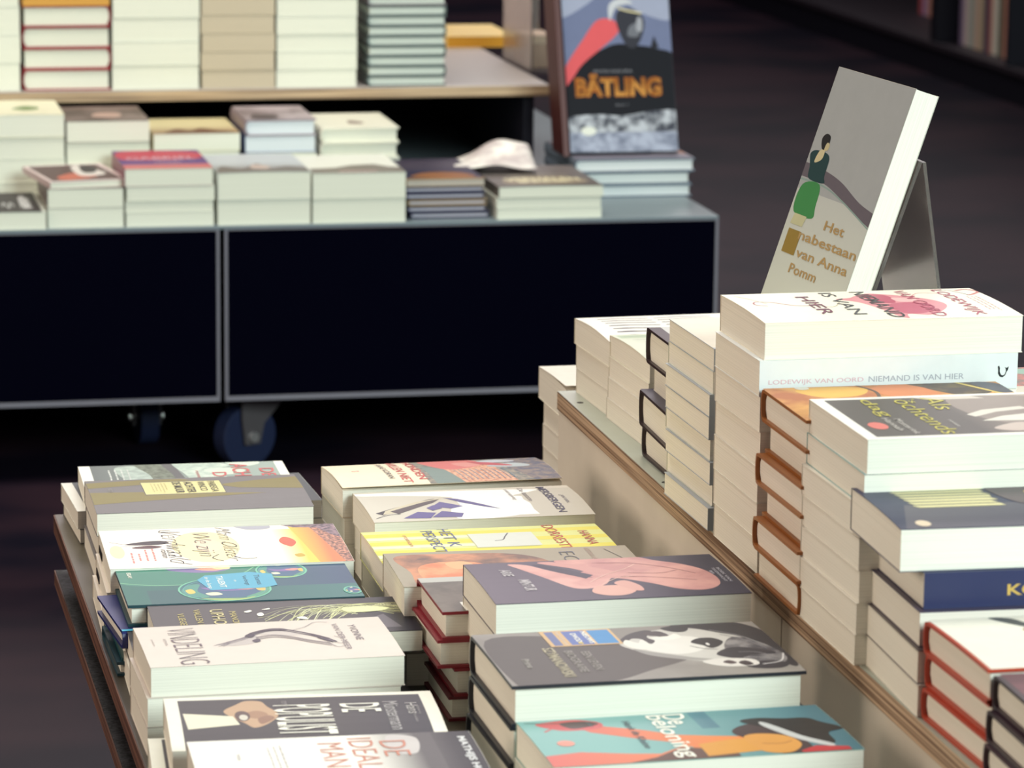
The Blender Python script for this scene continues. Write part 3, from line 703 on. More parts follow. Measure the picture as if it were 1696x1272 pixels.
skin = (206, 150, 146)
art_b6 = [('rect', ('g', (98, 88, 104), (34, 34, 62), 0, .95), (0, 1, 0, 1)),
    ('blob', ('n', (196, 140, 138), (216, 164, 158), 30), [(.17, .06), (.24, .10), (.31, .28), (.40, .46), (.48, .48), (.62, .30), (.74, .36), (.7, .46), (.54, .5), (.48, .66), (.42, .74), (.34, .72), (.26, .44), (.2, .2)]),
    ('blob', ('n', (190, 134, 134), (212, 158, 152), 30), [(.36, .02), (.5, -.04), (.68, -.02), (.76, .12), (.84, .24), (.90, .40), (.925, .6), (.91, .78), (.84, .88), (.74, .84), (.66, .70), (.56, .56), (.46, .50), (.40, .40), (.46, .26)]),
    ('blob', skin, [(.29, .06), (.36, .05), (.5, .26), (.56, .4), (.48, .42), (.4, .24)]), ('poly', (64, 58, 78), [(.26, .1), (.30, .1), (.46, .44), (.42, .52), (.34, .34)]),
    ('blob', (216, 166, 156), [(.40, .84), (.43, .72), (.5, .70), (.56, .74), (.57, .84), (.52, .92), (.45, .92)]), ('blob', (212, 160, 152), [(.51, .66), (.56, .6), (.60, .72), (.60, .84), (.56, .82)]),
    ('pen', (150, 100, 106), [(.5, .12), (.64, .16), (.76, .3), (.86, .5)], .0012), ('pen', (158, 108, 112), [(.56, .5), (.7, .56), (.84, .66)], .001), ('pen', (236, 200, 190), [(.42, .62), (.5, .46), (.6, .32), (.66, .2)], .0008), ('pen', (236, 200, 190), [(.46, .68), (.54, .54), (.62, .5)], .0008), ('pen', (160, 110, 116), [(.6, .42), (.72, .46), (.8, .4)], .0008),
    ('text', (190, 184, 190), 'ARIE', (.135, .30, .042, .17), .03), ('text', (190, 184, 190), 'MINTUR', (.175, .62, .046, .26), .03), ('text', (176, 176, 190), 'BOEK VAN', (.965, .56, .012, .34), .02), ('text', (176, 176, 190), 'TEGENWICHT', (.945, .56, .012, .34), .02), ('text', (176, 176, 190), 'en', (.925, .5, .012, .08), .02)]
pile('in the pile under the purple pink limbs cover', ('px', (821, 1001), (1247, 983), (765, 935)), .395, .5215,
     [dict(cover=(84, 76, 92), art=art_b6, camber=.0012, T=.026, label='purple paperback with folded pink arms and legs on its cover'),
      dict(T=.026, du=.0), dict(T=.025, du=.001), dict(T=.025), dict(T=.024)], 'purple paperbacks with pink figure')

art_b7 = [('rect', ('n', (128, 122, 118), (146, 140, 136), 16), (0, 1, 0, 1)), ('blob', (80, 74, 72), [(.03, .14), (.3, .12), (.44, .24), (.56, .48), (.70, .60), (.62, .72), (.5, .84), (.34, 1.0), (.1, 1.04), (.02, .98)]),
    ('blob', (196, 192, 188), [(.47, .34), (.51, .22), (.60, .12), (.70, .06), (.80, .08), (.88, .2), (.91, .42), (.88, .62), (.78, .76), (.68, .72), (.56, .60), (.50, .46)]),
    ('blob', (222, 218, 214), [(.56, .26), (.68, .22), (.76, .30), (.74, .50), (.64, .58), (.54, .46)]), ('blob', (150, 146, 144), [(.50, .44), (.56, .52), (.68, .66), (.76, .72), (.66, .70), (.54, .58)]),
    ('blob', (60, 55, 60), [(.47, .30), (.53, .15), (.60, .08), (.62, .12), (.585, .22), (.60, .30), (.575, .36), (.56, .26), (.53, .24), (.50, .30)]), ('blob', (226, 222, 216), [(.485, .34), (.505, .26), (.53, .32), (.575, .38), (.56, .46), (.51, .44)]),
    ('blob', (66, 58, 62), [(.585, .14), (.64, .11), (.665, .2), (.65, .29), (.625, .22), (.60, .2)]), ('blob', (232, 228, 222), [(.60, .24), (.64, .3), (.70, .26), (.69, .18), (.66, .22)]),
    ('blob', (30, 28, 38), [(.70, .02), (.80, -.06), (.92, -.02), (1.0, .2), (1.02, .6), (.99, .9), (.955, .8), (.95, .5), (.90, .30), (.84, .20), (.78, .10)]),
    ('blob', ('n', (64, 62, 70), (136, 132, 134), 70), [(.82, .44), (.88, .30), (.95, .44), (.985, .72), (.93, .86), (.85, .80), (.80, .66)]), ('blob', (38, 36, 46), [(.76, .62), (.84, .50), (.94, .58), (.96, .66), (.88, .66), (.82, .72)]), ('blob', (36, 34, 44), [(.82, .82), (.90, .78), (.97, .84), (.93, .92), (.84, .9)]),
    ('blob', (26, 24, 32), [(.715, .37), (.75, .30), (.80, .30), (.825, .38), (.80, .46), (.765, .50), (.745, .44)]), ('ell', (226, 222, 220), (.765, .42, .006, .025)), ('blob', (24, 22, 30), [(.66, .06), (.72, .02), (.755, .08), (.73, .15), (.69, .14)]), ('pen', (70, 64, 68), [(.70, .44), (.735, .5), (.78, .53)], .0009),
    ('blob', (214, 208, 204), [(.69, .74), (.76, .70), (.86, .74), (.865, .84), (.78, .86), (.72, .82)]), ('blob', (70, 54, 58), [(.755, .77), (.78, .74), (.80, .79), (.775, .81)]), ('blob', (52, 42, 48), [(.805, .79), (.835, .76), (.85, .83), (.82, .85)]),
    ('pen', (206, 202, 204), [(.88, .84), (.95, .80), (.985, .66)], .0014), ('pen', (140, 138, 142), [(.82, .14), (.90, .28), (.95, .48)], .0012), ('pen', (120, 118, 124), [(.84, .24), (.90, .36), (.95, .56)], .001), ('pen', (150, 146, 148), [(.84, .6), (.9, .62), (.95, .72)], .0008), ('pen', (160, 158, 160), [(.84, .7), (.9, .72), (.95, .78)], .0008),
    ('rect', (208, 172, 126), (.235, .485, .01, .33)), ('rect', (60, 136, 196), (.40, .475, .03, .31)), ('rect', (92, 112, 176), (.31, .39, .03, .31)), ('rect', (100, 112, 160), (.25, .28, .03, .31)), ('text', WHT, 'NIEUWS', (.385, .17, .020, .24), .02), ('text', WHT, 'DWDD', (.345, .17, .020, .18), .02), ('text', (226, 200, 90), '*', (.345, .28, .02, .05), .02), ('text', (220, 214, 220), 'boek van de maand', (.295, .17, .010, .26)),
    ('text', (186, 176, 150), 'SZYMANOWSKI', (.215, .62, .040, .54), .02), ('text', (150, 144, 140), 'BIOGRAFIE', (.275, .62, .030, .40), .02), ('text', (150, 144, 140), 'EEN LEVEN', (.33, .62, .030, .34), .02), ('text', (160, 156, 150), 'Prima', (.11, .62, .026, .16), .02)]
blk = (26, 27, 40)
pile('in the black hardcover pile under the portrait book', ('px', (848, 1137), (1337, 1112), (778, 1052)), .395, .514,
     [dict(kind='hard', cover=blk, art=art_b7, T=.031, camber=.0006, label='hardcover with grey boy portrait jacket and a small blue sticker'),
      dict(kind='hard', cover=blk, T=.030, du=-.001, look='black edged hardcover'), dict(kind='hard', cover=blk, T=.030, du=-.002, look='black edged hardcover'), dict(kind='hard', cover=blk, T=.028, look='black edged hardcover')], 'portrait hardcovers')

art_b8 = [('rect', ('g', (128, 178, 176), (64, 112, 128), .25, .95), (0, 1, 0, 1)), ('rect', ('g', (96, 146, 156), (70, 118, 134), .5, .6), (.56, .62, 0, .4)),
    ('poly', ('g', (206, 96, 92), (222, 132, 66), .1, .6), [(.16, .14), (.24, .20), (.36, .34), (.46, .50), (.56, .56), (.68, .62), (.70, .9), (.5, .84), (.44, .66), (.32, .52), (.2, .34)]),
    ('blob', (206, 92, 96), [(.05, .10), (.12, .04), (.2, .04), (.26, .14), (.24, .26), (.15, .28), (.10, .24)]), ('blob', (84, 66, 66), [(.13, .10), (.21, .08), (.25, .16), (.16, .24)]), ('pen', (90, 100, 96), [(.02, .05), (.08, .08), (.14, .1)], .0016), ('pen', (206, 92, 96), [(.06, .28), (.10, .2), (.14, .2)], .002),
    ('poly', ('g', (212, 104, 98), (222, 128, 72), .0, .5), [(.0, .78), (.12, .74), (.26, .82), (.36, .86), (.46, .72), (.5, 1.02), (.0, 1.02)]),
    ('poly', (92, 62, 54), [(.24, 1.0), (.34, .92), (.44, .76), (.6, .86), (.6, 1.0)]), ('poly', (214, 150, 62), [(.5, .72), (.62, .66), (.70, .66), (.72, .9), (.5, .96)]),
    ('blob', (60, 42, 46), [(.64, .52), (.72, .36), (.80, .44), (.84, .7), (.84, .98), (.74, 1.0), (.7, .8)]), ('blob', (214, 150, 70), [(.66, .64), (.72, .58), (.80, .66), (.82, .84), (.76, .98), (.68, .92)]), ('pen', (150, 90, 50), [(.70, .78), (.76, .8), (.8, .76)], .001),
    ('blob', (6, 6, 14), [(.70, .30), (.76, .24), (.84, .28), (.92, .30), (.95, .40), (1.0, .56), (.94, .64), (.93, .84), (.86, .80), (.78, .52)]), ('blob', (196, 198, 200), [(.755, .34), (.78, .38), (.85, .68), (.92, .86), (.90, .90), (.82, .72), (.76, .46)]),
    ('poly', (186, 42, 52), [(.80, .96), (.86, .88), (.96, .93), (.96, 1.02), (.8, 1.02)]),
    ('ell', (236, 150, 136), (.095, .55, .028, .06)),
    ('text', WHT, 'De', (.505, .16, .075, .24), .012), ('text', WHT, 'beloning', (.44, .50, .085, .92), .012), ('text', (70, 88, 96), 'Henk de Kleine', (.34, .44, .026, .60), .008), ('text', (90, 120, 124), 'roman', (.22, .16, .014, .12))]
pile('under the teal hatted figure book', ('px', (917, 1272), (1432, 1240), (855, 1196)), .395, .496,
     [dict(cover=(140, 186, 180), art=art_b8, camber=.001, T=.027, label='teal paperback with a hatted figure reaching out a red arm'),
      dict(T=.026, du=-.001), dict(T=.025, du=-.001), dict(T=.025)], 'hatted figure paperbacks')

# ------------------------------------------------------------------ piles behind and on the riser
pile('in the low pile beyond the riser end', ('w', .8161, 3.602, .21, .128, 0.4), .395, .505,
     [dict(cover=(240, 236, 224), T=.034, camber=.002, lift=.004, du=-.002, dv=0, art=[('blob', (226, 200, 180), [(.2, .2), (.3, .16), (.34, .3), (.24, .36)])], label='white paperback topping the pile just behind the riser end'),
      dict(T=.028, du=.004), dict(T=.025, du=.003), dict(T=.023, du=.004)], 'pile behind the riser end')
art_c1 = [('rect', (248, 246, 240), (0, 1, 0, 1))]
for q in range(7):
    s0_ = .13 + .115 * q
    art_c1.append(('poly', (58, 50, 66), [(.09, s0_), (.16, s0_ - .012), (.34, s0_ + .03), (.34, s0_ + .048), (.2, s0_ + .02), (.09, s0_ + .022)]))
    art_c1.append(('poly', (58, 50, 66), [(.37, s0_ + .03), (.5, s0_ - .012), (.66, s0_ + .02), (.66, s0_ + .04), (.5, s0_ + .014), (.37, s0_ + .05)]))
art_c1 += [('text', (60, 52, 66), 'MAAN', (.80, .5, .13, .8), .0)]
pile('in the pile with giant dark letters', ('px', (1011, 566), (1420, 550), (955, 527)), .5101, .587,
     [dict(cover=(240, 236, 222), art=art_c1, camber=.003, T=.026, L=.21, du=-.001, label='white paperback with giant dark striped letters at the riser far end'),
      dict(T=.026, du=.001, L=.21), dict(T=.025, du=.001, L=.21)], 'giant letter paperbacks')
art_c2 = [('rect', (226, 232, 214), (0, 1, 0, 1)), ('rect', (196, 214, 186), (.02, 1, .05, .2)), ('pen', (150, 160, 140), [(.06, .28), (.5, .28)], .001), ('pen', (90, 100, 90), [(.10, .38), (.5, .38)], .001), ('pen', (120, 130, 120), [(.03, .12), (.5, .12)], .001)]
pile('in the pile under the pale green book', ('px', (1076, 600), (1480, 584), (1012, 555)), .5101, .593,
     [dict(cover=(230, 228, 206), art=art_c2, camber=.003, T=.021, L=.205, label='pale green paperback behind the rounded dark hardcovers'),
      dict(T=.021, L=.205, du=-.001), dict(T=.021, L=.205, du=-.002, dv=-.002), dict(T=.0205, L=.205, du=-.003)], 'pale green paperbacks')
brn = (52, 36, 40)
pile('in the pile of round backed dark hardcovers', ('w', .8145, 3.128, .20, .130, 0), .5101, .634,
     [dict(kind='hard', cover=brn, T=.034, du=0, dv=0, art=[('rect', (206, 206, 204), (.06, 1, .03, 1)), ('rect', (232, 236, 220), (.14, 1, .4, 1))], label='dark edged hardcover with rounded spine and pale cover on top of its pile'),
      dict(T=.026, du=.006, dv=-.006, look='plain paperback'), dict(kind='hard', cover=brn, T=.034, du=-.007, rot=-1.5, look='dark edged hardcover', art=[('rect', (60, 56, 76), (0, 1, 0, 1)), ('rect', (200, 196, 200), (.1, .14, 0, 1))]),
      dict(kind='hard', cover=brn, T=.030, du=-.002, look='dark edged hardcover')], 'round backed dark hardcovers')
gs = (172, 180, 190)
gp = lambda fl, **k: dict(T=.0217, cover=gs if fl else (226, 232, 222), flip=fl, look='thin grey spined book' if fl else 'thin pale paged book', **k)
pile('in the tall grey spined stack', ('px', (1183, 578), (1600, 561), (1115, 528)), .5101, .670,
     [dict(T=.022, cover=gs, flip=1, L=.2, art=[('rect', (232, 226, 210), (0, 1, .04, 1))], label='thin grey spined book with plain cream cover on top of the tall stack'),
      gp(0, L=.2, dv=.001), gp(1, L=.2, du=-.003), gp(1, L=.2, du=-.003), gp(0, L=.2, dv=.006, du=0), gp(1, L=.2, du=-.002), gp(0, L=.2, dv=.004), gp(1, L=.2, du=-.003, dv=-.003)], 'tall grey spined stack')

pk = (196, 84, 110)
art_c5 = [('blob', (226, 150, 160), [(.40, .32), (.46, .28), (.50, .2), (.56, .12), (.64, .2), (.70, .3), (.76, .44), (.78, .6), (.74, .76), (.66, .9), (.58, .86), (.56, .98), (.53, .9), (.5, .66), (.46, .44)]),
    ('blob', (190, 84, 112), [(.52, .22), (.58, .16), (.62, .26), (.60, .5), (.54, .46)]), ('blob', (198, 100, 124), [(.56, .56), (.64, .5), (.72, .56), (.70, .76), (.62, .86), (.56, .8)]), ('blob', (240, 190, 190), [(.62, .32), (.70, .38), (.68, .48), (.62, .46)]),
    ('pen', (226, 150, 150), [(.70, .3), (.76, .16), (.84, .2)], .001), ('pen', (206, 120, 110), [(.92, .10), (.97, .06), (1.0, .16), (.96, .26), (.93, .3)], .0030), ('pen', (110, 110, 116), [(.86, .06), (.9, .1), (.94, .3)], .001),
    ('pen', (176, 110, 116), [(.10, .50), (.06, .44), (.08, .34), (.14, .38), (.2, .5), (.26, .52), (.3, .44)], .0016), ('pen', (190, 180, 150), [(.26, .5), (.34, .58), (.40, .40)], .0008), ('pen', (226, 214, 196), [(.04, .08), (.07, .2), (.11, .42)], .0015),
    ('text', (120, 70, 92), 'HIER', (.285, .50, .052, .62), .004), ('text', (84, 84, 92), 'IS VAN', (.40, .45, .052, .78), .0), ('text', (70, 66, 76), 'NIEMAND', (.53, .50, .060, .90), .006), ('text', (182, 84, 110), 'VAN OORD', (.695, .5, .052, .90), .0), ('text', (182, 84, 110), 'LODEWIJK', (.845, .5, .060, .90), .0)]
for q in range(3): art_c5 += fine(.915 + .018 * q, .34, .84, (206, 160, 160), seed=q, wd=.0007)
_l = text_tris('LODEWIJK VAN OORD', .0); _n = text_tris('NIEMAND IS VAN HIER', .0)
whale = [(0, .9), (.12, 1.0), (.2, .8), (.2, .45), (.32, .18), (.5, .12), (.66, .22), (.76, .5), (.72, .72), (.64, .85), (.82, .78), (1.0, .9), (.95, .6), (.84, .46), (.7, .12), (.45, -.05), (.2, .02), (.04, .3), (.05, .6)]
wt = [tuple(t_) for t_ in tessellate_polygon([[Vector((x, y, 0)) for x, y in whale]])]
sp5 = [(_l, (226, 184, 196), .965, .60, .30, .46, 0, 0), (_n, (176, 178, 190), .58, .21, .32, .48, 0, 0), ((whale, wt), (20, 22, 30), .078, .035, .34, .66, 1, 0)]
pile('in the tallest pile on the riser', ('px', (1267, 535), (1686, 518), (1203, 488)), .5101, .7205,
     [dict(cover=(252, 246, 230), art=art_c5, camber=.0014, T=.031, label='thick cream paperback with pink fish picture topping the tallest pile'),
      dict(T=.030, cover=(236, 240, 242), flip=1, du=-.0045, dv=-.002, spine=sp5, label='white spined paperback with a black whale mark, under the pink fish book'),
      dict(T=.030, du=-.0035), dict(T=.030, du=-.002), dict(T=.030, du=-.003), dict(T=.030, du=-.003), dict(T=.029, du=-.002)], 'tallest pile on the riser')

org = (156, 92, 36)
art_c6 = [('rect', ('n', (176, 96, 48), (226, 166, 90), 22), (0, 1, 0, 1)), ('blob', (232, 178, 76), [(.12, .1), (.3, .02), (.42, .1), (.36, .3), (.2, .34)]), ('blob', ('n', (70, 50, 48), (110, 90, 60), 60), [(.62, -.05), (.86, -.05), (.92, .3), (.78, .4), (.68, .2)]),
    ('blob', (214, 128, 76), [(.44, .12), (.56, .0), (.66, .12), (.68, .4), (.5, .44)]), ('pen', (90, 60, 50), [(.40, .0), (.44, .2), (.42, .4)], .003), ('pen', (222, 196, 110), [(.82, -.02), (.95, .4)], .004), ('blob', (84, 82, 96), [(.88, .02), (.98, .05), (1.02, .3), (.94, .34)]), ('ell', (230, 226, 214), (.16, .04, .03, .05))]
hc = lambda fl, **k: dict(kind='hard', cover=org, T=.0265, flip=fl, look='orange edged hardcover', L=.2, **k)
pile('in the orange edged hardcover pile', ('w', .792, 2.665, .205, .128, 0), .5101, .668,
     [dict(kind='hard', cover=org, T=.027, L=.2, du=.004, dv=0, art=art_c6, label='orange edged hardcover with warm orange painting under the tallest pile neighbour'),
      hc(1, du=.008), hc(0, du=.001), hc(1, du=.006), hc(0, du=-.001), hc(1, du=.001)], 'orange edged hardcovers')

ylw = (206, 196, 84)
art_c7 = [('rect', ('g', (84, 80, 78), (172, 158, 148), .45, .8), (.045, .97, .05, .95)), ('blob', (150, 138, 132), [(.5, .1), (.8, .1), (.9, .5), (.7, .8), (.52, .6)]),
    ('poly', (226, 220, 210), [(.48, .50), (.56, .40), (.72, .34), (.74, .40), (.60, .46), (.50, .56)]), ('poly', (232, 228, 218), [(.50, .66), (.6, .56), (.9, .44), (.9, .56), (.66, .68)]), ('poly', (214, 206, 196), [(.38, .06), (.6, .05), (.64, .12), (.42, .12)]), ('blob', (206, 190, 182), [(.5, .84), (.62, .72), (.7, .8), (.58, .92)]), ('blob', (196, 182, 172), [(.7, .76), (.9, .66), (.95, .8), (.8, .9)]),
    ('ell', (226, 120, 112), (.105, .70, .034, .085)),
    ('text', ylw, 'dag', (.185, .28, .065, .42), -.004), ('text', ylw, 'ochtends', (.325, .52, .070, .84), -.004), ('text', ylw, "'s", (.36, .14, .03, .1), -.004), ('text', ylw, 'Als', (.44, .22, .075, .30), -.004),
    ('text', (196, 190, 186), 'Hannah', (.165, .68, .026, .30), .012), ('text', (196, 190, 186), 'Mosterink', (.205, .74, .026, .36), .012), ('text', (200, 196, 190), 'roman', (.385, .70, .012, .16))]
pile('in the pile under the yellow lettered photo book', ('px', (1437, 728), (1868, 711), (1344, 661)), .5101, .684,
     [dict(cover=(250, 247, 240), art=art_c7, T=.027, L=.215, label='white bordered grey photo paperback with thin yellow handwritten lettering'),
      dict(T=.025, du=-.001, L=.215, cover=(150, 190, 192)), dict(T=.025, du=-.004, L=.215), dict(T=.025, du=-.004, L=.215), dict(T=.025, du=-.004, L=.215), dict(T=.025, du=-.005, L=.215), dict(T=.024, du=-.005, L=.215)], 'yellow lettered photo paperbacks')

nv = (38, 46, 84)
art_c8 = [('rect', ('n', (40, 46, 82), (56, 58, 88), 12), (0, 1, 0, 1)), ('poly', ('g', (92, 88, 104), (80, 78, 96), 0, 1), [(.1, .5), (1, .5), (1, 1), (.02, 1)])]
for q in range(7):
    art_c8.append(('poly', (224, 216, 166), [(.10 + .004*q, .10 + .07*q), (.44 - .01*(q % 3), .09 + .07*q), (.45 - .012*(q % 2), .145 + .07*q), (.12 + .004*q, .15 + .07*q)]))
art_c8 += [('blob', (96, 84, 92), [(.46, .1), (.62, .04), (.7, .3), (.62, .56), (.5, .5)]), ('blob', (206, 170, 110), [(.58, .22), (.64, .2), (.64, .36), (.58, .34)]), ('ell', (236, 214, 190), (.095, .90, .026, .06))]
_k = text_tris('KORTE VERHALEN', .02)
pile('in the pile under the navy cover with cream bands', ('px', (1492, 877), (1935, 860), (1415, 808)), .5101, .6425,
     [dict(cover=nv, art=art_c8, T=.032, L=.215, camber=.0014, label='navy paperback with cream bands, page edges facing out at the right'),
      dict(T=.027, cover=(20, 32, 84), flip=1, du=.017, dv=-.004, L=.215, spine=[(_k, (214, 178, 90), .71, .05, .30, .62, 0, .0)], label='dark blue spined paperback with gold lettering at the right edge'),
      dict(T=.026, du=.012, dv=-.012, L=.215, cover=(70, 60, 90)), dict(T=.025, du=.009, dv=-.022, W=.15, L=.215, cover=(96, 88, 92)), dict(T=.024, du=.009, dv=-.026, W=.15, L=.215)], 'navy cream band paperbacks')
rdo = (188, 66, 40)
art_c9 = [('rect', (246, 243, 232), (.012, 1, 0, 1)), ('blob', (84, 88, 90), [(.22, .02), (.30, .06), (.34, .3), (.28, .2)]), ('blob', ('n', (150, 120, 70), (206, 190, 150), 60), [(.28, .3), (.4, .22), (.56, .3), (.6, .5), (.48, .6), (.36, .56)]), ('blob', (226, 220, 196), [(.32, .36), (.44, .32), (.46, .44), (.36, .46)])]
pile('in the red edged hardcover pile', ('px', (1636, 1109), (2090, 1090), (1525, 1028)), .5101, .582,
     [dict(kind='hard', cover=rdo, T=.024, L=.21, art=art_c9, camber=.001, label='white covered hardcover with bright red orange edges near the right edge'),
      dict(kind='hard', cover=rdo, T=.024, du=.002, L=.21, look='red orange edged hardcover'), dict(kind='hard', cover=rdo, T=.023, du=.0, L=.21, look='red orange edged hardcover')], 'red edged hardcovers')
mr_ = (44, 14, 34)
pile('in the maroon hardcover pile', ('w', .806, 2.115, .205, .128, -1), .5101, .580,
     [dict(kind='hard', cover=mr_, T=.024, art=[('rect', ('n', (92, 50, 62), (120, 70, 80), 30), (.02, 1, 0, 1)), ('blob', (176, 70, 84), [(.12, .1), (.3, .0), (.4, .2), (.3, .4)])], du=0, dv=0, label='dark maroon hardcover at the lower right corner, topmost of its pile'),
      dict(kind='hard', cover=mr_, T=.023, du=-.004, look='dark maroon hardcover'), dict(kind='hard', cover=(60, 16, 40), T=.023, du=-.005, look='dark maroon hardcover')], 'maroon hardcovers')
pile('in the second row pile at the right edge', ('w', 1.045, 2.855, .205, .13, 0), .5101, .640,
     [dict(T=.026, du=0, dv=0, cover=(222, 214, 196), art=[('rect', ('n', (120, 118, 112), (206, 120, 110), 60), (0, 1, 0, .62)), ('blob', (150, 186, 170), [(.1, .1), (.3, .05), (.34, .2), (.2, .26)])], label='red and grey mottled paperback at the right edge behind the tallest pile'),
      dict(T=.026), dict(T=.026), dict(T=.026), dict(T=.026)], 'second row pile')

# ------------------------------------------------------------------ book leaning on the clear easel
A_ = aty((1518, 147), 3.0); B_ = aty((1395, 485), 3.0)
up = (A_ - B_); up.y = 0; up.normalize()
ft_, = [aty((1390, 110), 3.155)]
wd_ = (A_ - ft_); Wd = wd_.length; wd_.normalize()
up = (up - wd_ * up.dot(wd_)).normalized()
H_ = (A_.z - .676) / up.z
nrm = wd_.cross(up).normalized()                     # outward normal of the front cover
art_s = [('rect', (168, 172, 176), (.42, 1, 0, 1)), ('rect', ('g', (206, 212, 202), (186, 190, 190), 0, .6), (0, .48, 0, 1)),
    ('blob', (104, 98, 108), [(.535, -.05), (.53, .3), (.49, .6), (.44, .9), (.42, 1.1), (.47, 1.1), (.505, .8), (.56, .5), (.585, .2), (.585, -.05)]), ('pen', (140, 164, 160), [(.52, .0), (.52, .3), (.49, .58), (.42, 1.0)], .0015),
    ('blob', (70, 140, 84), [(.50, .05), (.52, .26), (.43, .30), (.38, .30), (.385, .05)]), ('blob', (44, 70, 74), [(.53, .10), (.58, .06), (.63, .02), (.65, .10), (.64, .26), (.56, .28), (.53, .30)]), ('blob', (206, 196, 160), [(.60, .10), (.65, .12), (.66, .18), (.62, .18)]), ('blob', (44, 44, 46), [(.66, .14), (.70, .10), (.725, .14), (.715, .20), (.67, .20)]), ('blob', (196, 186, 150), [(.66, .17), (.69, .18), (.685, .22), (.66, .21)]), ('poly', (196, 196, 160), [(.335, .06), (.38, .08), (.38, .24), (.335, .22)]),
    ('rect', (152, 128, 66), (.215, .315, .07, .24)),
    ('text', (178, 150, 104), 'Het', (.375, .62, .040, .26), .015), ('text', (178, 150, 104), 'nabestaan', (.305, .60, .040, .76), .015), ('text', (178, 150, 104), 'van Anna', (.235, .60, .040, .68), .015), ('text', (178, 150, 104), 'Pomm', (.165, .42, .040, .36), .015)]
sb_ = make_book(0, 0, 0, 0, Wd, H_, .0235, 'soft', (206, 204, 196), PAGE, art_s, label='grey and pale paperback propped upright on a clear easel above the stacks', cat='book')
org_ = A_ - up * H_
M = Matrix((wd_, up, nrm)).transposed().to_4x4()
ctr = A_ - wd_ * (Wd/2) - up * (H_/2) - nrm * .0235
sb_.matrix_world = Matrix.Translation(ctr) @ M
bm = bmesh.new()
ez = empty('book_easel', (0.98, 3.06, .6703), 0, 'clear acrylic easel holding up the leaning grey book', 'book stand')
def slab(p, q, y0, y1, th):
    """plate between two points of the x-z plane"""
    d = Vector((q[0]-p[0], 0, q[1]-p[1])).normalized(); n = Vector((-d.z, 0, d.x)) * th
    return [(p[0], p[1]), (q[0], q[1]), (q[0] + n.x, q[1] + n.z), (p[0] + n.x, p[1] + n.z)]
bk = lambda f_: (ctr - nrm * .0012 + up * f_)          # line behind the back cover
l0, l1 = bk(-H_/2 + .002), bk(.045)
ap = aty((1522, 268), 3.0); foot = aty((1549, 500), 3.0)
k_ = (.6712 - ap.z) / (foot.z - ap.z); foot = ap + (foot - ap) * k_
lx = lambda p, q, z: p.x + (q.x - p.x) * (z - p.z) / (q.z - p.z)
nb = B_ - nrm * .0250; nt_ = A_ - nrm * .0250
pts = slab((lx(nb, nt_, .6712) + .0015, .6712), (ap.x, ap.z), 0, 0, -.003)
prism(bm, [(x - .98, z - .6703) for x, z in pts], 'y', -.06, .055); newobj('front_plate', bm, ACRYL, ez)
bm = bmesh.new(); pts = slab((ap.x + .0035, ap.z - .001), (foot.x + .0035, .6712), 0, 0, .003)
prism(bm, [(x - .98, z - .6703) for x, z in pts], 'y', -.06, .11); newobj('rear_strut', bm, ACRYL, ez)
bm = bmesh.new(); xl = lx(nb, nt_, .6712)
box(bm, xl - .03 - .98, foot.x + .003 - .98, -.06, .055, .0001, .0009); newobj('foot_plate', bm, ACRYL, ez)
ART_SPEC = 0.1
# ------------------------------------------------------------------ far table: first row, covers facing the aisle
def fpile(where, x0, x1, y0, z0, z1, books, group, L=.205, rot=0):
    """covers point away from the aisle: up = +y. books top to bottom"""
    W = x1 - x0; cx = (x0 + x1)/2; cy = y0 + L/2; rz = math.radians(rot)
    tot = sum(b.get('T', .025) for b in books); k = (z1 - z0)/tot; z = z1; n = len(books)
    for i, b in enumerate(books):
        T = b.get('T', .025) * k; z -= T
        du = b.get('du', random.uniform(-.002, .002) if i else 0); dv = b.get('dv', random.uniform(0, .003) if i else 0)
        Wb = b.get('W', W)
        r = rz + math.radians(b.get('rot', 0)) + (PI if b.get('flip') else 0)
        lab = b.get('label')
        if not lab:
            pos = ORD[i] + ' from the top' if i < n - 1 or n < 3 else 'bottom one'
            lab = '%s, %s %s' % (b.get('look', 'closed pale paperback'), pos, where)
        make_book(cx + du, cy + dv, z + .00003, r, Wb, L, T - .00008, b.get('kind', 'soft'), b.get('cover', (222, 224, 214)), b.get('page', FP), b.get('art'), b.get('spine'), b.get('camber', 0.0), 0.0, lab, group, b.get('rough', .42))
FP = (232, 232, 218)
FX = lambda px, y=5.452: aty((px, 360), y).x
# art here is written in (t,s) = (up the cover, across the cover); s runs left to right in the picture
dk1 = [('rect', (66, 60, 62), (0, 1, 0, .93)), ('text', (206, 204, 204), 'ALICE', (.42, .70, .5, .2), .02), ('blob', (190, 188, 190), [(.2, .66), (.7, .62), (.8, .74), (.3, .78)]), ('pen', (200, 200, 200), [(.3, .3), (.5, .34), (.2, .4), (.5, .45), (.3, .5)], .002)]
fpile('', FX(-20), FX(77), 5.452, TZ, .4215, [dict(T=.026, art=dk1, label='lone dark covered paperback with white marks at the far left of the aisle row')], 'lone book at the left edge')
tl = [('rect', (98, 76, 76), (.06, .95, .05, .93)), ('blob', (196, 110, 92), [(.1, .2), (.3, .2), (.5, .5), (.3, .7), (.15, .5)]), ('blob', (222, 214, 210), [(.3, .5), (.8, .55), (.9, .7), (.4, .85)]), ('blob', (60, 52, 56), [(.5, .6), (.9, .7), (.8, .85), (.5, .75)])]
fpile('under the tilted pink bordered cover', FX(80), FX(206), 5.458, TZ, .455, [dict(T=.030, look='thick white paged paperback', cover=(120, 108, 106)), dict(T=.030, look='thick white paged paperback')], 'pile under the tilted cover')
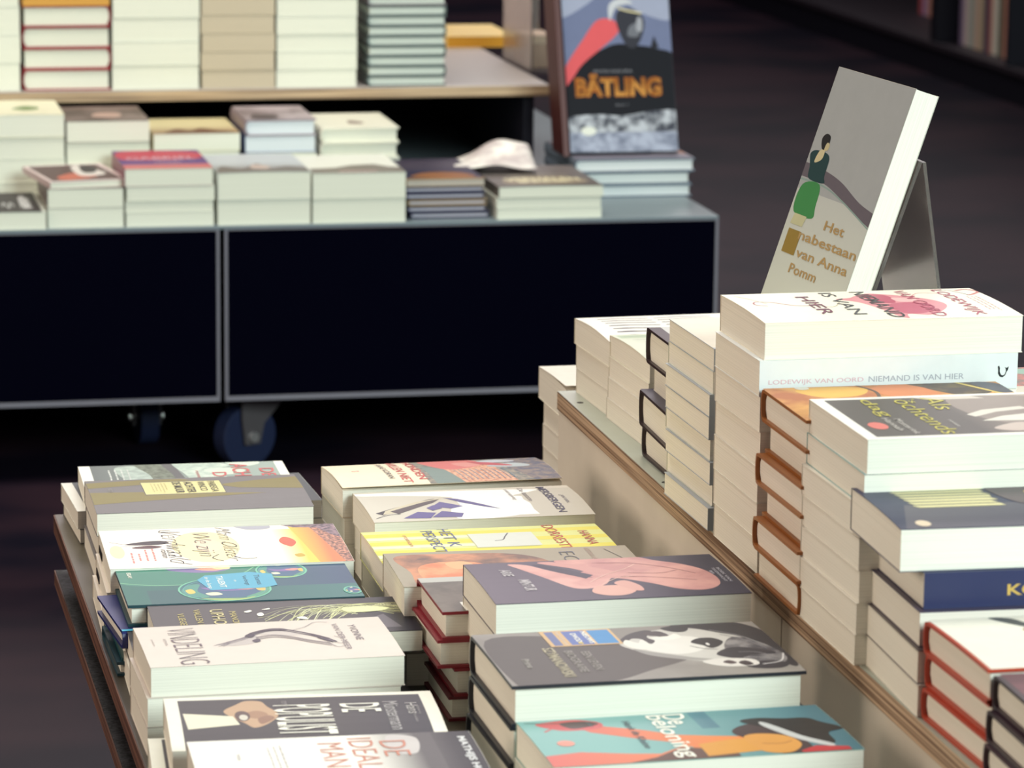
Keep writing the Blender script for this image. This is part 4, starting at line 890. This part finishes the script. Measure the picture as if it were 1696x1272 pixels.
o_ = make_book((FX(80) + FX(200))/2 - .0035, 5.459 + .1, .4552, math.radians(9), .124, .185, .010, 'soft', (228, 206, 206), FP, tl, label='tilted thin paperback with pink white border lying askew on a pile', group='pile under the tilted cover')
pu = [('rect', ('g', (214, 120, 110), (96, 56, 120), .0, .5), (0, 1, 0, 1)), ('blob', (190, 62, 84), [(.5, .05), (.95, .1), (.9, .9), (.55, .95), (.45, .5)]), ('rect', (84, 60, 130), (.25, .42, 0, 1)), ('text', (214, 180, 196), 'GABRIEL', (.55, .5, .14, .8), .01), ('text', (206, 170, 190), 'roman', (.34, .55, .08, .3))]
fpile('in the pile under the purple and red cover', FX(211), FX(357), 5.455, TZ, .484, [dict(T=.028, kind='soft', art=pu, cover=(150, 90, 110), du=-.003, label='purple and red paperback on a pile of four at the far table'), dict(T=.023), dict(T=.018), dict(T=.022)], 'pile under the purple cover')
gm = [('rect', ('g', (128, 122, 118), (190, 194, 200), .05, .5), (0, 1, 0, 1)), ('blob', (116, 108, 104), [(.0, .0), (.35, .1), (.2, .3), (.45, .5), (.2, .6), (.3, .8), (.2, 1), (-.1, 1), (-.1, 0)]), ('blob', (196, 176, 168), [(.2, .4), (.4, .45), (.3, .6), (.15, .56)])]
fpile('in the pile under the grey mountain cover', FX(361), FX(515), 5.452, TZ, .4755, [dict(T=.041, art=gm, cover=(200, 204, 204), camber=.001, label='thick paperback with grey mountain cover on the far table front row'), dict(T=.038, look='thick paperback', du=0)], 'pile under the mountain cover')
wg = [('rect', (232, 232, 224), (0, 1, 0, 1)), ('poly', (128, 120, 112), [(.0, .0), (.26, .02), (.3, .3), (.42, .5), (.46, .76), (.3, .9), (.28, 1), (0, 1)]), ('rect', (176, 150, 146), (.05, .12, .3, .7))]
fpile('in the pile under the white cover with grey band', FX(518), FX(672), 5.450, TZ, .4725, [dict(T=.039, art=wg, cover=(226, 226, 218), label='thick white paperback with grey lower band on the far table front row'), dict(T=.038, look='thick paperback', du=0)], 'pile under the grey band cover')
nv2 = (28, 26, 66)
kb = [('rect', (60, 52, 72), (.45, 1, 0, 1)), ('rect', (30, 26, 62), (0, .45, 0, 1)), ('blob', (140, 86, 40), [(.12, .1), (.3, .3), (.34, .6), (.26, .85), (.08, .9), (.04, .5)]), ('rect', (176, 130, 70), (.0, .035, 0, 1)), ('pen', (120, 110, 120), [(.7, .1), (.74, .5), (.7, .9)], .003)]
ln = lambda c_, **k: dict(T=.0095, kind='hard', cover=c_, look='thin navy magazine', page=(206, 200, 214), **k)
fpile('in the thin navy stack', FX(677), FX(806), 5.470, TZ, .4575, [dict(T=.0105, cover=(160, 122, 62), page=(190, 180, 170), art=kb, label='thin navy magazine with brown oval picture on top of the thin stack'), ln(nv2), ln(nv2, du=.001), ln((150, 124, 84), du=.004), ln(nv2, du=.004), ln(nv2, du=.009, dv=.004)], 'thin navy stack', L=.23)
gc = [('rect', ('g', (96, 88, 84), (120, 112, 112), 0, 1), (0, 1, 0, 1)), ('blob', (150, 136, 116), [(.16, .14), (.36, .16), (.46, .5), (.36, .86), (.16, .88), (.1, .5)]), ('text', (232, 222, 188), 'VERHALEN', (.32, .5, .14, .72), .03), ('text', (226, 216, 184), 'BUNDEL', (.19, .5, .1, .5), .03), ('pen', (190, 180, 160), [(.5, .2), (.56, .5), (.5, .8)], .004)]
fpile('under the grey cover with cream lettering', FX(826), FX(999), 5.452, TZ, .4455, [dict(T=.0175, art=gc, cover=(110, 104, 100), camber=.001, label='grey brown paperback with cream oval lettering on the far table'), dict(T=.0165, du=-.003), dict(T=.0165, du=-.002)], 'pile under the cream lettering', L=.23)
cm = (104, 116, 132)
fpile('in the large book pile at the table corner', 1.292, 1.489, 5.655, TZ, .4575, [dict(T=.0215, cover=cm, kind='hard', page=(236, 238, 240), art=[('rect', (120, 116, 130), (0, 1, 0, 1)), ('poly', (190, 120, 70), [(.5, .86), (.9, .84), (.9, .97), (.2, .99)])], label='large flat hardcover under the standing comic, top of three'), dict(T=.0205, cover=cm, kind='hard', page=(232, 236, 236), du=-.003, look='large hardcover', W=.19), dict(T=.0205, cover=cm, kind='hard', page=(228, 232, 234), du=-.001, look='large hardcover', W=.19)], 'large books at the corner', L=.235)

# second row, under the upper shelf
FY2 = 5.69
f2 = lambda px: aty((px, 205), FY2).x
fpile('in the cream pile under the upper shelf', f2(-10), f2(107), FY2, TZ, .539, [dict(T=.034, cover=(240, 234, 206), camber=.001, art=[('blob', (112, 140, 84), [(.4, .30), (.56, .5), (.5, .68), (.36, .66), (.3, .5)]), ('pen', (206, 196, 150), [(.2, .1), (.24, .8)], .002)], label='cream paperback with green oval at the left of the second row'), dict(T=.034), dict(T=.036), dict(T=.036)], 'cream pile of the second row', L=.19)
fpile('in the brown cover pile under the shelf', f2(110), f2(248), FY2, TZ, .528, [dict(T=.031, cover=(120, 104, 100), art=[('rect', ('n', (84, 70, 66), (128, 110, 106), 20), (0, 1, 0, 1)), ('blob', (190, 158, 146), [(.3, .35), (.55, .45), (.5, .7), (.25, .65)])], label='dark brown paperback with pale smudge in the second row'), dict(T=.031), dict(T=.03), dict(T=.03)], 'brown pile of the second row', L=.19)
fpile('in the tan cover pile under the shelf', f2(254), f2(398), FY2, TZ, .506, [dict(T=.028, cover=(206, 190, 150), art=[('rect', ('g', (150, 116, 90), (214, 200, 158), .0, .5), (0, 1, 0, 1)), ('blob', (112, 74, 58), [(.0, .1), (.3, .3), (.2, .45), (.34, .6), (.2, .75), (.1, .9), (-.1, .9), (-.1, .1)])], label='tan paperback with dark figures in the second row'), dict(T=.028), dict(T=.027), dict(T=.027)], 'tan pile of the second row', L=.19)
fpile('in the mauve cover pile under the shelf', f2(408), f2(524), FY2, TZ, .526, [dict(T=.026, kind='hard', cover=(150, 136, 146), art=[('rect', ('n', (120, 106, 110), (176, 162, 168), 20), (0, 1, 0, 1)), ('blob', (84, 74, 80), [(.1, .1), (.4, .2), (.3, .5), (.05, .4)])], page=(226, 232, 238), label='mauve grey hardcover in the second row beside the white pile'), dict(T=.026, cover=(84, 100, 150), page=(226, 232, 238)), dict(T=.026, cover=(70, 84, 140)), dict(T=.026), dict(T=.026)], 'mauve pile of the second row', L=.18)
fpile('in the white pile under the shelf', f2(534), f2(661), FY2, TZ, .511, [dict(T=.026, kind='hard', cover=(240, 236, 220), art=[('blob', (150, 130, 124), [(.3, .42), (.5, .46), (.36, .62), (.26, .56)])], label='white hardcover with tiny brown mark in the second row'), dict(T=.026, kind='hard', cover=(236, 232, 218), look='white hardcover'), dict(T=.024), dict(T=.024), dict(T=.022)], 'white pile of the second row', L=.19)

# white folded leaflet lying on the magazines
lf = empty('folded_leaflet', (1.14, 5.66, .4465), 0, 'crumpled white leaflet lying on the grey cover with cream lettering', 'leaflet')
bm = bmesh.new(); nx, ny = 16, 10; g = []
for j in range(ny + 1):
    row = []
    for i in range(nx + 1):
        u, v = i/nx, j/ny
        z = .004 + .030 * math.sin(PI * min(u*.62, 1)) ** 2 * (.35 + .65*v) + .004 * math.sin(5*u + 4*v) + .002 * math.sin(13*u - 7*v)
        row.append(bm.verts.new((-.085 + .155*u + .012*v, -.055 + .115*v - .03*u*(1-v), max(z, .001))))
    g.append(row)
for j in range(ny):
    for i in range(nx): bm.faces.new((g[j][i], g[j][i+1], g[j+1][i+1], g[j+1][i]))
o = newobj('paper', bm, mat(('n', (240, 236, 230), (196, 184, 184), 30), .6), lf)
md = o.modifiers.new('thickness', 'SOLIDIFY'); md.thickness = .0006
for f in o.data.polygons: f.use_smooth = True

# ------------------------------------------------------------------ standing comic and its stand
art_k = [('rect', (104, 112, 144), (.0, 1, 0, 1)), ('blob', (150, 156, 180), [(.86, -.02), (1.0, -.02), (1.0, .3), (.93, .2)]), ('blob', (148, 154, 178), [(.9, .7), (1.0, .6), (1.0, 1.0), (.84, 1.0)]),
    ('blob', (17, 16, 25), [(.10, -.02), (.46, -.05), (.56, .1), (.66, .36), (.69, .5), (.68, .66), (.66, .84), (.58, 1.05), (.2, 1.05)]),
    ('blob', (206, 86, 92), [(.40, -.04), (.54, .0), (.72, .18), (.84, .32), (.845, .46), (.79, .52), (.74, .48), (.66, .34), (.56, .16), (.47, .06)]),
    ('blob', (48, 48, 58), [(.70, .56), (.82, .50), (.90, .52), (.91, .66), (.84, .76), (.72, .72), (.66, .64)]), ('blob', (104, 106, 116), [(.74, .60), (.80, .62), (.82, .70), (.74, .70)]), ('blob', (186, 188, 196), [(.84, .44), (.94, .44), (.985, .56), (.95, .66), (.94, .58), (.92, .50)]), ('blob', (150, 152, 162), [(.78, .68), (.86, .7), (.84, .74), (.77, .73)]), ('pen', (206, 196, 160), [(.92, .52), (.90, .62), (.885, .74)], .003), ('poly', (34, 33, 42), [(.66, .80), (.74, .84), (.66, .88)]),
    ('blob', ('n', (60, 62, 74), (176, 180, 190), 60), [(.22, .0), (.24, .3), (.23, .5), (.26, .8), (.25, 1.05), (.12, 1.05), (.1, .5), (.12, -.05)]), ('rect', ('n', (110, 116, 136), (160, 166, 186), 50), (0, .125, 0, 1)), ('ell', (216, 218, 210), (.135, .18, .028, .07)),
    ('text', (176, 100, 40), 'B\u00c4TLING', (.425, .48, .150, .80), .055), ('text', (224, 164, 84), 'B\u00c4TLING', (.425, .48, .140, .79), .03), ('text', (120, 120, 128), 'BOOS SAKURA', (.515, .44, .018, .36), .01), ('text', (120, 120, 128), 'deel 1', (.30, .5, .014, .12), .0)]
Yb = 5.70
p0, p1 = aty((946, 256), Yb), aty((1125, 249), Yb); zb = .4578
Wk = p1.x - p0.x; lean = math.radians(20)
kbk = make_book(0, 0, 0, 0, Wk, .262, .012, 'hard', (40, 38, 48), (226, 228, 230), art_k, label='large dark comic with orange title standing upright at the table corner')
upk = Vector((0, math.sin(lean), math.cos(lean))); xk = Vector((1, 0, 0)); nk = xk.cross(upk)
ctrk = Vector((p0.x + Wk/2 + .0, Yb + .004, zb)) + upk * .131 - nk * .012
kbk.matrix_world = Matrix.Translation(ctrk + Vector((0, 0, .005))) @ Matrix((xk, upk, nk)).transposed().to_4x4()
st = empty('display_stand', (p0.x + .06, 5.78, .458), 0, 'dark red brown upright stand behind the standing comic', 'display stand')
bm = bmesh.new(); x0 = -.06 - .0135
yb = lambda z: 5.7245 - 5.78 + (z) * math.tan(lean)
prism(bm, [(yb(0) - .030, .0), (yb(0) + .055, 0), (yb(.27) + .05, .27), (yb(.27) - .030, .27)], 'x', x0, x0 + .010)
newobj('side_panel', bm, mat((72, 26, 26), .5), st, bev=.001)
bm = bmesh.new(); prism(bm, [(yb(0) + .002, .0), (yb(0) + .012, 0), (yb(.27) + .012, .27), (yb(.27) + .002, .27)], 'x', x0 + .0102, x0 + .15)
newobj('backrest', bm, mat((60, 24, 24), .5), st)
# ------------------------------------------------------------------ stacks on the upper shelf
SZ, SY = .55055, 5.915
sx = lambda px: aty((px, 100), SY).x
def stack(where, xa, xb, n, T, group, cover=(214, 216, 208), page=FP, kind='soft', flips=0, look='closed white paperback', L=.2, du=.0012):
    z = SZ; x0, x1 = sx(xa), sx(xb)
    for k in range(n):
        pos = ORD[k].replace('top', 'lowest') if k else 'lowest'
        lab = '%s, %s upwards %s' % (look, 'first' if k == 0 else ORD[k], where)
        fl = (k % 2) if flips else 0
        make_book((x0 + x1)/2 + random.uniform(-du, du), SY + L/2 + random.uniform(0, .002), z + .00003, PI if fl else 0, x1 - x0, L, T - .00008, kind, cover, page, None, None, 0, 0, lab, group)
        z += T
stack('at the very left on the shelf', -70, 34, 4, .0455, 'leftmost shelf stack')
stack('in the red lined shelf stack', 39, 183, 4, .0345, 'red lined hardcovers on the shelf', cover=(150, 36, 46), kind='hard', flips=1, look='red and black hardcover')
zt_ = SZ + 4 * .0345
for k, (nm, c_, T) in enumerate((('amber covered thin book lying on the red lined hardcovers', (206, 150, 56), .014), ('golden brown book resting on the amber covered thin book', (190, 130, 50), .016))):
    make_book((sx(39) + sx(183))/2, SY + .1, zt_ + .00003, 0, sx(183) - sx(39) - .004 * k, .2, T - .00008, 'soft', c_, (214, 160, 80), None, None, 0, 0, nm, 'amber books on the shelf'); zt_ += T
stack('in the wide white shelf stack', 187, 331, 5, .0390, 'wide white shelf stack', look='thick white paperback')
stack('in the tan shelf stack', 334, 456, 6, .0300, 'tan shelf stack', cover=(184, 172, 150), page=(200, 186, 164), look='tan paged paperback')
stack('in the white stack beside the thin ones', 459, 592, 6, .0292, 'white shelf stack', look='pale paperback')
z = SZ
for k in range(10):
    lab = 'thin grey striped booklet, %s upwards in the thin shelf stack' % ('first' if k == 0 else (ORD[k] if k < 9 else 'tenth'))
    make_book((sx(610) + sx(738))/2 + (-.001 if k % 2 else .001), SY + .1, z + .00003, PI if k % 2 else 0, sx(738) - sx(610), .2, .0165, 'hard' , (86, 98, 98) if k != 8 else (96, 84, 92), (224, 230, 222), None, None, .0, 0, lab, 'thin shelf stack'); z += .0167
make_book(aty((797, 60), 6.5).x, 6.61, SZ + .00003, 0, .127, .22, .020, 'soft', (240, 204, 112), (206, 146, 50), None, None, 0, 0, 'bright yellow paperback lying alone on the upper shelf')
hs = empty('brochure_holder', (aty((884, 60), 6.2).x, 6.2, SZ), 0, 'clear acrylic brochure holder at the right end of the upper shelf', 'brochure holder')
bm = bmesh.new(); box(bm, -.030, -.027, -.12, .12, .0003, .16); newobj('side_wall', bm, ACRYL, hs)
bm = bmesh.new(); box(bm, -.027, .030, -.12, -.117, .0003, .05); newobj('front_lip', bm, ACRYL, hs)
bm = bmesh.new(); box(bm, -.027, .030, .10, .103, .0003, .16); newobj('back_wall', bm, ACRYL, hs)
make_brochure = make_book(aty((884, 60), 6.2).x + .002, 6.2, .552, 0, .046, .10, .055, 'soft', (190, 160, 130), (206, 190, 170), None, None, 0, 0, 'small stack of tan brochures inside the clear holder', cat='brochures')

# ------------------------------------------------------------------ spines in the bookcase
cols = [(222, 160, 140), (206, 190, 160), (236, 220, 214), (120, 30, 52), (226, 140, 138), (190, 200, 190), (170, 150, 190), (230, 200, 180), (96, 104, 84), (216, 196, 196), (198, 90, 92), (240, 236, 220), (84, 60, 100)]
cw = ['salmon', 'beige', 'pale pink', 'dark red', 'pink', 'grey green', 'lilac', 'peach', 'olive', 'dusty rose', 'red', 'ivory', 'purple']
def standing(x, y, z, th, h, d, i, lab, group):
    b = make_book(0, 0, 0, 0, d, h, th, 'soft', cols[i % 13], (214, 206, 190), None, None, 0, 0, lab, group)
    # spine (-x of the book) keeps facing the aisle, head up
    b.matrix_world = Matrix.Translation((x + d/2, y + th, z + h/2)) @ Matrix(((1, 0, 0), (0, 0, -1), (0, 1, 0))).to_4x4()
y = 10.012; i = 0; idx = 0
w2 = [.045, .05, .035, .06, .04, .055, .03, .045, .05, .04, .05, .045, .04]
od = ['first', 'second', 'third', 'fourth', 'fifth', 'sixth', 'seventh', 'eighth', 'ninth', 'tenth', 'eleventh', 'twelfth', 'thirteenth', 'fourteenth', 'fifteenth', 'sixteenth', 'seventeenth', 'eighteenth', 'nineteenth', 'twentieth']
seq = [4, 3, 9, 0, 8, 11, 0, 12, 1, 7, 5, 2, 6]
while y < 10.62 and idx < 13:
    th = w2[idx]
    if y + th > 10.635: break
    standing(3.62, y, .1037, th - .001, .27 - .01*(idx % 3), .17, seq[idx], '%s upright spine, %s from the right in the nearer bookcase section' % (cw[seq[idx] % 13], od[idx]), 'upright books in the nearer section')
    y += th; idx += 1
y = 10.705; idx = 0
seq2 = [6, 12, 2, 10, 7, 4, 0, 3, 11, 9, 1, 5, 8, 2, 4, 7, 12, 0, 6, 10]
while idx < 20:
    th = .03 + .008 * ((idx * 7) % 4)
    standing(3.80, y, .1037, th - .001, .25 - .012*(idx % 4), .16, seq2[idx], '%s upright spine, %s from the right in the farther bookcase section' % (cw[seq2[idx]], od[idx]), 'upright books in the farther section')
    y += th; idx += 1
